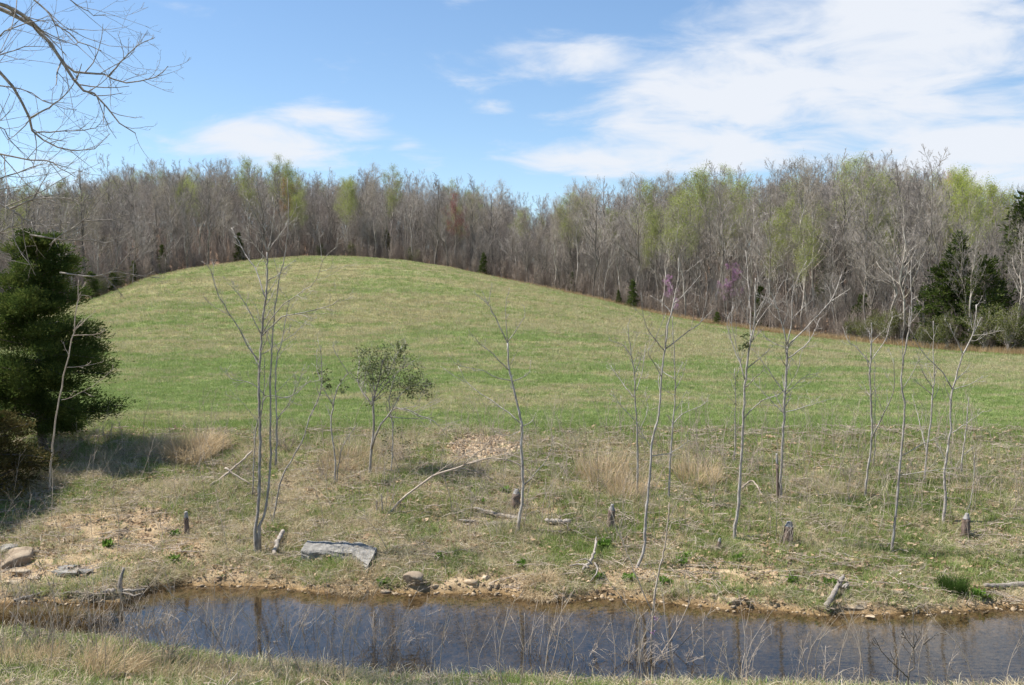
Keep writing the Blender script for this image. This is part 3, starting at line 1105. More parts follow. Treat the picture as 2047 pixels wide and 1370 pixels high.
def sapling(name, label, cat, stems, branches=(), bark='sapling_bark', group=None, twigs=4, twlen=.30, Y=None, lean=None, rmin=.0028, phi=30, loc_base=True, leaf=None, sides=8, fine=2, wf=.68):
    """stems/branches: (w_start_px, w_end_px, [(u, v), ...]) traced at the depth where the first stem meets the ground"""
    rg = np.random.default_rng(abs(hash(label)) % (2 ** 31) if False else sum(ord(c) * (i + 1) for i, c in enumerate(label)))
    b = ground(*stems[0][2][0]) if Y is None else None
    Y0 = b[1] if Y is None else Y
    vb = stems[0][2][0][1]
    ln = rg.uniform(-.08, .08) if lean is None else lean

    def depth(v):
        return Y0 + ln * (vb - v) * Y0 / F
    base = at(*stems[0][2][0], Y0)
    root = thing(name, label, cat, tuple(base), 0, group)
    rmat = np.array(base)
    batch_P, batch_R = [], []

    def line(w0, w1, pts, is_stem):
        p3 = []
        L0 = 0
        sgn = math.tan(R(rg.uniform(-phi, phi)))
        for k, (u, v) in enumerate(pts):
            if is_stem:
                yy = depth(v)
            else:
                if k:
                    L0 += math.hypot(u - pts[k - 1][0], v - pts[k - 1][1]) * Y0 / F
                yy = depth(pts[0][1]) + sgn * L0
            p3.append(at(u, v, yy))
        p3 = np.array(p3)
        n = max(12, 4 * len(pts)) if is_stem else 12
        q = smooth_line(p3, n)
        seg = np.linalg.norm(np.diff(q, axis=0), axis=1).sum() / n
        q[1:] += rg.normal(0, seg * .05, (n - 1, 3))
        t = np.linspace(0, 1, n)
        r = np.maximum((w0 + (w1 - w0) * t ** .8) * wf * .5 * Y0 / F, rmin)
        return q, r
    first = True
    for w0, w1, pts in stems:
        q, r = line(w0, w1, pts, True)
        if first or ground(*pts[0])[1] - Y0 < .8:
            gz = H1(q[0][0], q[0][1])
            if q[0][2] - gz < .5:
                q = np.vstack([[q[0] + np.array([0, 0, -max(.08, q[0][2] - gz + .08)])], q])
                r[0] *= 1.25
                r = np.concatenate([[r[0] * 1.45], r])
        r = r * (1 + .10 * rg.normal(size=len(r)).clip(-1, 1))
        o = newobj('trunk' if first else 'stem', tube_mesh('stem', [(q - rmat, r, sides)], bark, cap=True), root)
        first = False
        batch_P.append((q, r))
    for w0, w1, pts in branches:
        q, r = line(w0, w1, pts, False)
        newobj('branch', tube_mesh('branch', [(q - rmat, r, 6)], bark, cap=True), root)
        batch_P.append((q, r))
    tw = []
    tips = []
    if twigs:
        for q, r in batch_P:
            n = 12
            qq = smooth_line(q, n) if len(q) != n else q
            rr = np.interp(np.linspace(0, 1, n), np.linspace(0, 1, len(r)), r)
            isst = rr[0] > .02
            A, Ra = grow(qq[None], rr[None], twigs + (3 if isst else 2), .45 if isst else .25, 1.0, R(40), twlen * (.45 if isst else 1), 5, .18, .12, .55, rg, taper=.4)
            tw += pack(A, Ra, 4, rmin * .8)
            B, Rb = grow(A, Ra, 2, .3, 1.0, R(38), .5, 4, .15, .15, .6, rg, taper=.4)
            tw += pack(B, Rb, 3, rmin * .6)
            tips.append(B[:, -1])
            tips.append(A[:, -1])
            if fine:
                C2, Rc2 = grow(B, Rb, fine, .2, 1.0, R(40), .6, 3, .1, .2, .7, rg, taper=.5)
                tw += pack(C2, Rc2, 3, rmin * .5)
        tw = [(p - rmat, r, s) for p, r, s in tw]
        newobj('twigs', tube_mesh('twigs', tw, bark), root, kind='stuff')
    if leaf:
        mat, cnt, size, centres = leaf
        pts = []
        for (u, v, ru, rv, wgt) in centres:
            m = int(cnt * wgt)
            g = rg.normal(size=(m, 3))
            g = g / np.linalg.norm(g, axis=1, keepdims=True) * rg.uniform(.1, 1.15, (m, 1)) ** .6
            # leaves gather in sprigs
            sp = g[rg.integers(0, m, max(4, m // 22))]
            g = sp[rg.integers(0, len(sp), m)] + rg.normal(0, .13, (m, 3))
            c = at(u, v, depth(v))
            pts.append(c + g * np.array([ru, .8 * ru, rv]) * Y0 / F)
        pts = np.concatenate(pts)
        lv, lf = leaves(pts - rmat, size, rg, .5, droop=.15)
        newobj('leaves', mesh_from('leaves', lv, [lf], [mat]), root, kind='stuff')
    return root


def build_saplings():
    g = 'bare saplings on the creek bank'
    sapling('sapling', 'tallest multi-stemmed grey sapling clump, standing left of the flat grey slab', 'sapling',
            [(11, 4.5, [(512, 1106), (510, 1061), (515, 1028), (518, 963), (520, 897), (519, 831), (517, 766), (520, 714), (523, 673), (528, 617), (532, 597), (534, 544), (535, 504)]),
             (7.5, 2, [(518, 1053), (531, 1019), (538, 963), (541, 897), (540, 831), (541, 766), (543, 705), (545, 670), (550, 617), (559, 559), (568, 515), (575, 471), (577, 428), (574, 355)]),
             (6, 2, [(551, 930), (553, 864), (553, 838), (551, 766), (554, 716), (563, 684), (572, 632), (579, 600)]),
             (4, 2, [(505, 989), (508, 913), (515, 841), (525, 808), (530, 716)])],
            [(4, 1.5, [(535, 504), (523, 470), (509, 430), (485, 388)]), (3, 1.2, [(535, 504), (523, 480), (501, 448), (492, 407)]), (3, 1.2, [(534, 520), (515, 498), (496, 471), (477, 442)]),
             (4, 1.5, [(535, 504), (540, 480), (547, 436), (546, 395)]), (3, 1.2, [(536, 502), (556, 474), (575, 451), (596, 433)]), (5, 1.5, [(530, 594), (511, 541), (479, 489), (463, 454)]),
             (5, 1.8, [(517, 720), (496, 693), (470, 647), (453, 617), (435, 588), (420, 538), (403, 524)]), (4, 1.5, [(521, 667), (499, 623), (474, 585), (458, 568)]),
             (4.5, 1.4, [(523, 672), (555, 641), (578, 629), (631, 620), (663, 609), (683, 597)]), (3, 1.2, [(520, 710), (563, 684), (598, 658), (633, 620)]),
             (3.5, 1.2, [(524, 668), (552, 623), (601, 585), (628, 565), (645, 527), (673, 492)]), (4.5, 1.5, [(520, 838), (531, 793), (571, 795), (597, 782), (623, 759)]),
             (3.5, 1.2, [(531, 793), (515, 775), (489, 762), (460, 757), (450, 735)]), (3, 1.2, [(555, 838), (584, 795), (597, 766), (606, 735)]), (3, 1.2, [(533, 590), (552, 560), (560, 545), (590, 520)])],
            group=g, twigs=5, lean=.04)
    sapling('sapling', 'thin sapling leaning right just behind the tallest sapling clump', 'sapling',
            [(5, 2, [(545, 1041), (561, 963), (584, 917), (607, 877), (617, 841), (637, 795), (643, 766), (642, 710), (641, 690)])], [(2.5, 1.2, [(641, 762), (633, 733), (634, 700)])], group=g, twigs=3)
    sapling('sapling', 'pale forked sapling left of the leafy privet shrub', 'sapling',
            [(6, 2.5, [(669, 966), (670, 916), (662, 851), (666, 811), (676, 772), (696, 746)]), (4, 1.6, [(676, 1006), (673, 966), (679, 916), (688, 887), (713, 848)])],
            [(3.5, 1.6, [(665, 809), (649, 782), (644, 769)]), (2.5, 1.2, [(696, 746), (670, 704), (668, 688)]), (2, 1, [(700, 745), (717, 764), (735, 780)])], group=g, twigs=4,
            leaf=('shrub_leaf', 220, .045, [(652, 760, 22, 24, .7), (685, 775, 14, 20, .3)]))
    sapling('privet_shrub', 'shrub still in small dark green leaf, left of the bare gravel patch', 'shrub',
            [(9, 4, [(739, 950), (742, 908), (747, 861), (746, 806), (749, 790), (758, 760), (765, 720)]), (5, 2.5, [(781, 943), (785, 903), (784, 851), (778, 798), (790, 750)])],
            [(7, 2, [(743, 898), (757, 859), (778, 830), (788, 817), (814, 819), (838, 830), (862, 838), (877, 851)]), (5, 2, [(746, 814), (725, 785), (715, 759), (720, 720)]),
             (4, 1.5, [(747, 800), (775, 765), (800, 740), (830, 720)]), (4, 1.5, [(785, 820), (800, 790), (825, 770), (850, 765)]), (4, 1.5, [(749, 790), (745, 750), (735, 715)]), (4, 1.5, [(757, 775), (780, 740), (795, 705), (808, 690)])],
            twigs=10, twlen=.42, leaf=('shrub_leaf', 3900, .036, [(748, 728, 42, 42, .32), (785, 735, 50, 46, .30), (832, 770, 36, 34, .22), (803, 695, 16, 18, .05), (775, 790, 56, 42, .09), (785, 865, 42, 60, .05)]))
    sapling('sapling', 'single bare sapling with upswept side branches, standing behind the fallen log', 'sapling',
            [(10, 5, [(1034, 1066), (1040, 1026), (1046, 972), (1042, 898), (1043, 852), (1036, 817), (1025, 767), (1017, 736), (1015, 685)])],
            [(4, 1.5, [(1015, 687), (986, 627), (976, 608), (945, 583)]), (2.2, 1, [(976, 608), (984, 567)]), (2.2, 1, [(976, 608), (962, 580)]), (3, 1.3, [(1015, 685), (1011, 616), (1019, 575)]),
             (3.2, 1.4, [(1015, 684), (1036, 654), (1049, 631), (1048, 612)]), (3.5, 1.2, [(1017, 740), (982, 705), (959, 687), (936, 660)]), (3.5, 1.2, [(1022, 761), (986, 753), (961, 740), (916, 730), (897, 709)]),
             (4, 1.3, [(1040, 846), (1005, 817), (955, 782), (932, 763), (916, 732)]), (2, 1, [(932, 765), (905, 750), (880, 732)]), (3, 1.2, [(1025, 763), (1056, 747), (1061, 720)]),
             (3, 1.2, [(1042, 854), (1063, 842), (1071, 825)]), (3.5, 1.4, [(1046, 972), (1075, 941), (1098, 910), (1106, 871)]), (2.5, 1, [(1042, 860), (1017, 871), (990, 863)]), (2, 1, [(1020, 730), (1035, 700)])],
            bark='sapling_bark', group=g, twigs=1, twlen=.14)
    sapling('arching_shrub', 'bush of grey stems arching right over the bank below the gravel patch', 'shrub',
            [(8, 2.5, [(777, 1028), (808, 995), (863, 954), (925, 932), (962, 919), (1011, 919), (1048, 936), (1066, 954)]), (4, 3.5, [(753, 1034), (753, 1000)]), (5, 4, [(765, 1030), (762, 987)])],
            [(4, 1.3, [(935, 928), (986, 915), (1017, 909), (1068, 922), (1095, 913)]), (4, 1.2, [(914, 935), (955, 944), (986, 960), (1017, 983)]), (3.5, 1.2, [(871, 948), (884, 938), (925, 911), (945, 897)]),
             (2.5, 1, [(775, 1026), (791, 983), (822, 942), (843, 926)]), (2.5, 1, [(770, 1026), (775, 985), (790, 950)]), (2.5, 1, [(780, 1022), (800, 1005), (795, 1040)]), (3, 1, [(925, 930), (960, 900), (990, 895)]),
             (3, 1.1, [(860, 955), (905, 940), (950, 950), (1000, 975)])], bark='dead_twig', twigs=7, twlen=.3, phi=15)
    sapling('sapling', 'sapling with a bent foot rooted beside the muddy edge, tallest of the middle trio', 'sapling',
            [(10, 3, [(1272, 1141), (1288, 1093), (1290, 1045), (1295, 989), (1300, 932), (1304, 880), (1315, 840), (1319, 807), (1322, 747), (1329, 699), (1335, 650), (1342, 626), (1350, 585), (1356, 554), (1356, 515)])],
            [(4, 1.5, [(1327, 700), (1310, 679), (1296, 660), (1286, 631), (1282, 585)]), (4, 1.5, [(1329, 699), (1373, 665), (1402, 643), (1410, 609), (1412, 585)]), (2.5, 1.2, [(1357, 555), (1390, 530), (1400, 518)]),
             (3, 1.2, [(1342, 626), (1325, 607), (1300, 591)]), (3, 1.2, [(1324, 757), (1310, 730), (1296, 708), (1303, 689), (1315, 665), (1332, 626)]), (3.5, 1.3, [(1303, 912), (1343, 904), (1379, 880)]),
             (3, 1.2, [(1402, 643), (1424, 620)]), (2.5, 1, [(1350, 590), (1338, 565)]), (3, 1.2, [(1345, 610), (1375, 580), (1400, 550)]), (3, 1.2, [(1302, 895), (1285, 870), (1270, 835)])], group=g, twigs=3, lean=.05)
    sapling('sapling', 'slim straight pale sapling just right of the bent-footed one', 'sapling',
            [(7, 2.2, [(1337, 997), (1339, 932), (1343, 880), (1345, 843), (1349, 800), (1349, 754), (1347, 687), (1343, 631)])],
            [(3, 1.2, [(1348, 757), (1325, 743), (1310, 725)]), (3, 1.2, [(1344, 850), (1363, 829), (1400, 812), (1416, 800)]), (2.5, 1, [(1349, 780), (1365, 750), (1372, 720)]), (2.5, 1, [(1344, 845), (1332, 828)])], group=g, twigs=3)
    sapling('sapling', 'shorter bushy-topped sapling left of the bent-footed one', 'sapling',
            [(7, 2, [(1273, 997), (1275, 932), (1274, 880), (1273, 855), (1270, 795), (1268, 747), (1262, 711), (1257, 675), (1255, 650)])],
            [(3.5, 1.2, [(1270, 797), (1248, 771), (1231, 747), (1221, 730)]), (3, 1.2, [(1268, 840), (1238, 807), (1221, 781)]), (3, 1.2, [(1273, 781), (1284, 740), (1291, 687)]), (3, 1.1, [(1264, 715), (1245, 690), (1215, 680)]),
             (2.5, 1, [(1268, 750), (1280, 720), (1284, 700)]), (2.5, 1, [(1274, 870), (1295, 820), (1288, 785)])], group=g, twigs=4)
    sapling('sapling', 'dark-topped leaning sapling rooted low on the bank, left of the spreading one', 'sapling',
            [(11, 3.5, [(1468, 1078), (1475, 1017), (1481, 938), (1486, 842), (1490, 763), (1499, 693), (1508, 645), (1510, 588), (1510, 556)])],
            [(3.5, 1.4, [(1490, 763), (1468, 697), (1453, 649), (1466, 612)]), (3, 1.2, [(1489, 758), (1477, 715), (1462, 645), (1468, 610)]), (3.5, 1.3, [(1503, 684), (1514, 645), (1543, 605), (1565, 561)]),
             (3.5, 1.2, [(1499, 693), (1499, 610), (1494, 544), (1490, 500)]), (4, 1.3, [(1487, 837), (1521, 802), (1565, 785), (1595, 741), (1600, 710)]), (3, 1.2, [(1508, 645), (1528, 600), (1535, 560)]), (2.5, 1, [(1506, 660), (1490, 630), (1478, 600)])],
            group=g, twigs=4, leaf=('shrub_leaf', 130, .04, [(1484, 680, 18, 22, 1.0)]))
    sapling('sapling', 'broad spreading-topped sapling, widest crown of the right-hand row', 'sapling',
            [(9, 6, [(1560, 999), (1562, 938), (1567, 850), (1569, 785), (1573, 719), (1574, 693)])],
            [(5, 1.5, [(1573, 690), (1560, 640), (1547, 596), (1514, 561)]), (4.5, 1.5, [(1575, 688), (1582, 645), (1586, 579), (1613, 522)]), (5, 1.5, [(1575, 692), (1621, 645), (1661, 601), (1683, 548)]),
             (3, 1.2, [(1661, 603), (1700, 577)]), (4, 1.3, [(1573, 718), (1613, 688), (1630, 658), (1640, 635)]), (3.5, 1.2, [(1568, 785), (1534, 737), (1503, 697)]), (3, 1.1, [(1573, 697), (1545, 685), (1521, 666)]),
             (3.5, 1.2, [(1567, 826), (1538, 798), (1503, 758)]), (3, 1.1, [(1569, 790), (1608, 754), (1639, 745)]), (3, 1.1, [(1567, 826), (1617, 811), (1656, 798)]), (3, 1.2, [(1555, 620), (1530, 600), (1500, 590)]),
             (3, 1.2, [(1583, 640), (1600, 620), (1625, 600)]), (3, 1.2, [(1564, 655), (1575, 620), (1570, 580), (1575, 545)])], group=g, twigs=5)
    sapling('sapling', 'very thin leafy-tipped stem just left of the dark-topped sapling', 'sapling',
            [(4.5, 2, [(1468, 929), (1470, 850), (1470, 785), (1468, 737)])], [(2, 1, [(1469, 760), (1480, 730), (1484, 700)])], group=g, twigs=3, leaf=('shrub_leaf', 60, .035, [(1470, 790, 6, 60, 1.0)]))
    sapling('sapling', 'sapling forking in two at waist height, first right of the spreading one', 'sapling',
            [(8, 3.5, [(1728, 997), (1733, 948), (1743, 879), (1741, 805), (1740, 732), (1743, 674), (1742, 645)]), (3, 1.5, [(1747, 932), (1749, 850), (1750, 780), (1749, 723)])],
            [(4, 1.4, [(1740, 728), (1713, 695), (1696, 683), (1684, 652)]), (4.5, 1.6, [(1743, 877), (1766, 826), (1786, 781), (1788, 715)]), (3, 1.2, [(1742, 720), (1770, 679), (1782, 638), (1803, 629)]), (2.5, 1, [(1743, 678), (1732, 657)]), (2.5, 1, [(1743, 684), (1768, 660)])],
            group=g, twigs=3)
    sapling('sapling', 'tall wavy brownish sapling rooted lowest on the right bank', 'sapling',
            [(8, 3, [(1782, 1108), (1790, 1030), (1798, 948), (1803, 887), (1809, 817), (1802, 764), (1809, 703), (1817, 662), (1823, 613), (1821, 560), (1822, 520)])],
            [(3, 1.2, [(1799, 950), (1843, 944), (1884, 938), (1925, 935)]), (3, 1.2, [(1802, 912), (1856, 883), (1892, 871)]), (2.5, 1, [(1822, 620), (1805, 600), (1795, 580)]), (2.5, 1, [(1822, 600), (1835, 592)]), (2.5, 1, [(1818, 655), (1806, 640), (1800, 620)])], group=g, twigs=3)
    sapling('sapling', 'slender twin-armed sapling behind the wavy one', 'sapling',
            [(6.5, 2, [(1847, 969), (1852, 907), (1860, 846), (1864, 789), (1868, 752), (1866, 700), (1866, 642)])],
            [(4, 1.3, [(1852, 903), (1839, 846), (1823, 789)]), (3, 1.1, [(1863, 789), (1840, 770), (1823, 756)]), (3, 1.1, [(1864, 775), (1843, 740), (1831, 695)]), (2.5, 1, [(1868, 752), (1874, 735)])], group=g, twigs=3)
    sapling('sapling', 'grey sapling with a high fork, rightmost tall one on the bank', 'sapling',
            [(9, 3, [(1886, 1048), (1890, 989), (1888, 936), (1899, 871), (1904, 781), (1925, 709), (1946, 666), (1953, 609)])],
            [(3.5, 1.3, [(1925, 707), (1905, 666), (1888, 638)]), (4, 1.4, [(1904, 779), (1880, 740), (1843, 703), (1819, 658)]), (3, 1.2, [(1946, 668), (1962, 634)]), (2.5, 1, [(1944, 671), (1975, 668), (2003, 660)]),
             (3, 1.1, [(1899, 868), (1933, 846), (1966, 822)]), (3, 1.1, [(1905, 779), (1940, 768), (1966, 752)]), (2.5, 1, [(1893, 930), (1880, 900), (1868, 880)])], group=g, twigs=3)
    sapling('sapling', 'thin brown stem between the high-forked sapling and the pointed stump', 'sapling', [(6, 2, [(1921, 948), (1927, 890), (1933, 846), (1937, 793)])], [(2.5, 1, [(1923, 925), (1910, 950)]), (2.5, 1, [(1926, 910), (1945, 895)])], group=g, twigs=3)
    sapling('sapling', 'short leafless stem rising behind the pointed stump', 'sapling', [(3, 2, [(1936, 1020), (1946, 969), (1948, 907)])], [], group=g, twigs=2)
    sapling('redbud_sapling', 'redbud sapling with a few pink buds, in front of the water on the near bank', 'sapling',
            [(9, 3, [(1302, 1362), (1302, 1330), (1302, 1282), (1305, 1222), (1311, 1174), (1319, 1133), (1329, 1093), (1335, 1045), (1338, 1005)])],
            [(4, 1.6, [(1303, 1222), (1270, 1149), (1242, 1077), (1218, 1013)]), (3.5, 1.5, [(1302, 1268), (1250, 1206), (1198, 1137)]), (4, 1.5, [(1306, 1335), (1351, 1262), (1377, 1206), (1371, 1161)]), (3.5, 1.5, [(1310, 1335), (1391, 1262), (1431, 1206)]),
             (2.5, 1.2, [(1308, 1230), (1311, 1180), (1315, 1150)])], twigs=2, twlen=.2, bark='dead_twig', leaf=('redbud_pink', 26, .028, [(1311, 1238, 3, 6, .5), (1310, 1197, 3, 4, .25), (1306, 1264, 3, 5, .25)]))
    sapling('bare_bush', 'small dark bare bush with candelabra twigs at the bottom right', 'bush',
            [(6, 2, [(1815, 1400), (1815, 1370), (1817, 1345), (1827, 1333), (1826, 1294), (1825, 1223), (1815, 1199)])],
            [(4, 1.6, [(1815, 1354), (1795, 1336), (1768, 1308), (1747, 1275)]), (3, 1.3, [(1826, 1296), (1810, 1275), (1800, 1258)]), (3, 1.3, [(1826, 1296), (1839, 1269), (1846, 1242)]), (2.5, 1.2, [(1846, 1290), (1870, 1270), (1895, 1262)]), (2, 1, [(1818, 1340), (1822, 1310), (1830, 1290)])],
            bark='dark_bark', twigs=2, twlen=.2)
    sapling('dead_sapling', 'pale dead sapling leaning in front of the big cedar', 'sapling',
            [(7, 2.5, [(98, 985), (104, 900), (112, 837), (130, 742), (147, 662), (154, 600), (158, 560)])],
            [(3.5, 1.3, [(147, 664), (165, 645), (191, 622)]), (3, 1.2, [(146, 671), (189, 669), (214, 660)]), (3, 1.2, [(132, 735), (165, 732), (203, 725)]), (3, 1.2, [(122, 800), (140, 795), (189, 770), (228, 735)]), (2.2, 1, [(156, 590), (178, 592), (184, 600)])], bark='dead_twig', twigs=1, twlen=.2, wf=.6)
    # the tree whose trunk stands out of frame at the left
    B = [(17, 3, [(-262, -60), (-120, -30), (0, 16), (44, 42), (79, 61), (105, 90), (123, 125), (140, 158), (160, 180), (182, 184), (201, 197), (219, 221), (243, 250), (271, 267)]),
         (12, 8, [(-262, -90), (-100, -30), (0, 9), (33, 22), (81, 59)]), (9, 2, [(116, 110), (147, 142), (186, 146), (217, 154), (260, 167), (315, 153), (335, 131)]), (6, 1.6, [(217, 154), (245, 120), (278, 90), (306, 77)]),
         (8, 2, [(-262, -230), (-60, -100), (72, 0), (103, 37), (142, 70), (186, 96), (208, 105)]), (6, 1.8, [(-262, -260), (0, -90), (140, 0), (179, 26), (210, 33)]),
         (14, 2.2, [(-265, 60), (-100, 80), (0, 147), (33, 182), (52, 219), (63, 245), (74, 274), (109, 287), (142, 299), (186, 301), (221, 266)]), (6, 1.6, [(61, 236), (105, 210), (136, 184), (155, 150)]),
         (7, 1.6, [(-262, 120), (-80, 150), (0, 171), (55, 182), (105, 210), (153, 219)]), (5, 1.5, [(72, 265), (123, 263), (186, 258), (204, 241)]), (9, 1.8, [(-262, 250), (-80, 290), (0, 308), (77, 321), (120, 336), (151, 354)]),
         (8, 1.6, [(-262, 420), (-60, 395), (0, 360), (66, 334), (101, 320)]), (11, 1.8, [(-262, 350), (-60, 380), (0, 409), (35, 426), (53, 441), (88, 450), (116, 451), (147, 444)]), (8, 1.6, [(-262, 500), (-60, 490), (0, 463), (33, 450), (66, 439)]),
         (7, 1.8, [(20, 418), (66, 400), (136, 397), (171, 409)]), (4, 1.4, [(66, 400), (85, 365), (101, 336)]), (6, 1.5, [(100, 490), (123, 470), (162, 444), (182, 422), (219, 378)]), (4, 1.4, [(162, 444), (200, 440), (236, 437), (243, 425)]),
         (6, 1.5, [(60, 470), (127, 481), (182, 481), (215, 485), (250, 468)]), (6, 1.5, [(120, 545), (182, 553), (224, 543), (263, 504), (282, 487)]), (4, 1.3, [(224, 543), (270, 550), (319, 555)]), (4, 1.3, [(205, 550), (225, 570), (245, 592)]),
         (7, 1.5, [(-262, 20), (-60, 90), (0, 70), (60, 45), (120, 40)]), (7, 1.5, [(-262, 60), (-60, 130), (0, 110), (50, 95), (100, 95)]), (6, 1.5, [(-262, 220), (-60, 250), (0, 255), (30, 290), (70, 330)])]
    sapling('overhanging_tree', 'bare tree at the left whose long branches hang into the sky', 'tree',
            [(48, 20, [(-262, 1290), (-258, 1100), (-266, 800), (-258, 500), (-264, 200), (-260, -100), (-255, -400), (-262, -700)])], B, bark='overhang_bark', twigs=7, twlen=.36, rmin=.0020, phi=16, lean=0.0, sides=12, fine=2, wf=.66)


build_saplings()


def build_cedars():
    # the large cedar at the left, the brown-needled one below it and a neighbour out of frame that throws shade
    for (u, v, Ht, Rm, nb, per, size, mat, low, shape, sd_, lab, rz) in (
            (90, 905, 3.85, 1.06, 150, 850, .055, 'cedar_needles', .10, .45, 41, 'large dark green cedar on the bank at the left edge', 2.2),
            (-6, 985, 1.25, .85, 60, 320, .055, 'brown_needles', .03, .5, 42, 'low brownish-green cedar bush below the large cedar', .4),
            (-185, 1000, 3.6, 1.4, 90, 160, .09, 'cedar_needles', .08, .6, 43, 'cedar standing beyond the left edge, known by its shade on the bank', 0.)):
        p = ground(u, v)
        ms = cedar_meshes('cedar_%d' % sd_, sd_, Ht, Rm, nb, per, size, low=low, mat=mat, aspect=.3, lump=.55, shape=shape)
        t = thing('cedar_tree', lab, 'tree', (p[0], p[1], p[2] - .03), rz)
        newobj('trunk', ms[0], t)
        newobj('crown', ms[1], t)


build_cedars()


# ------------------------------------------------------------------ stones
def noise3(P, s, seed):
    P = P * s + seed * 3.7
    return (fbm(P[:, 0] + P[:, 2] * .7, P[:, 1] - P[:, 2] * .6, 4) - .5)


def stone_mesh(name, size, seed, mat, cuts=9, rough=.10, sub=4, box=1.0):
    rg = np.random.default_rng(seed)
    bm = bmesh.new()
    bmesh.ops.create_icosphere(bm, subdivisions=sub, radius=1.0)
    v = np.array([x.co[:] for x in bm.verts])
    f = np.array([[x.index for x in fc.verts] for fc in bm.faces])
    bm.free()
    v = np.sign(v) * np.abs(v) ** box
    for _ in range(cuts):
        n = rg.normal(size=3)
        n /= np.linalg.norm(n)
        dd = rg.uniform(.5, .82)
        h = v @ n - dd
        v = v - np.outer(np.clip(h, 0, None) * .96, n)
    v = v * (1 + rough * 1.6 * noise3(v, 1.7, seed)[:, None] + rough * .6 * noise3(v, 6, seed + 3)[:, None])
    v /= np.abs(v).max(0)
    v = v * np.array(size) * .5
    return mesh_from(name, v, [f], [mat])


def stone(u, v, wpx, hpx, ratio, mat, seed, label, name='stone', rz=0., sink=.25, tilt=(0, 0), z=None, group=None, rough=.1, cuts=9, box=.7):
    p = ground(u, v)
    if z is not None:
        p = onplane(u, v, z)
    k = p[1] / F
    w, h = wpx * k, hpx * k
    d = w * ratio
    o = newobj(name, stone_mesh(name, (w, d, h), seed, mat, cuts, rough, box=box), label=label, category='stone', group=group)
    o.location = (p[0], p[1] + d * .35, p[2] + h * (.5 - sink))
    o.rotation_euler = (tilt[0], tilt[1], rz)
    return o


def build_slab():
    top = [(605, 1095), (616, 1078), (635, 1079), (653, 1077), (670, 1080), (686, 1078), (702, 1082), (718, 1081), (753, 1091), (744, 1110), (736, 1125), (724, 1117), (714, 1110), (703, 1101), (676, 1100), (655, 1097), (635, 1096), (620, 1098)]
    p0 = ground(668, 1112)
    P = []
    for u, v in top:
        d = ray(u, v)
        # plane parallel to the bank, its front edge .10 m above the soil
        a, z0 = .24, p0[2] + .11
        t = (z0 - a * p0[1] - CAM[2]) / (d[2] - a * d[1])
        P.append(CAM + d * t)
    P = np.array(P)
    c = P.mean(0)
    bm = bmesh.new()
    tv = [bm.verts.new(p - c) for p in P]
    bv = [bm.verts.new((p - c) * np.array([1.03, 1.02, 1]) + np.array([-.01, -.03, -.20])) for p in P]
    mv = [bm.verts.new((p - c) * np.array([1.02, 1.02, 1]) + np.array([-.008, -.022, -.09])) for p in P]
    n = len(P)
    bm.faces.new(tv)
    bm.faces.new(bv[::-1])
    for i in range(n):
        j = (i + 1) % n
        bm.faces.new((tv[j], tv[i], mv[i], mv[j]))
        bm.faces.new((mv[j], mv[i], bv[i], bv[j]))
    bmesh.ops.recalc_face_normals(bm, faces=bm.faces)
    bmesh.ops.triangulate(bm, faces=bm.faces)
    for _ in range(4):
        lng = [e for e in bm.edges if e.calc_length() > .035]
        bmesh.ops.subdivide_edges(bm, edges=lng, cuts=1)
        bmesh.ops.triangulate(bm, faces=[f for f in bm.faces if len(f.verts) > 3])
    bm.normal_update()
    v = np.array([x.co[:] for x in bm.verts])
    nr = np.array([x.normal[:] for x in bm.verts])
    sidew = 1 - np.abs(nr[:, 2])
    disp = noise3(v, 4, 2) * (.05 + .05 * sidew) + noise3(v * np.array([1, 1, 5]), 9, 5) * (.012 + .06 * sidew) + noise3(v, 28, 8) * .012
    for x, dn, no in zip(bm.verts, disp, nr):
        x.co += Vector(no * dn)
    me = bpy.data.meshes.new('stone_slab')
    bm.to_mesh(me)
    bm.free()
    me.materials.append(MATS['grey_rock'])
    o = newobj('stone_slab', me, label='large flat grey stone slab lying on the bank', category='stone')
    o.location = c - np.array([0, 0, .03])


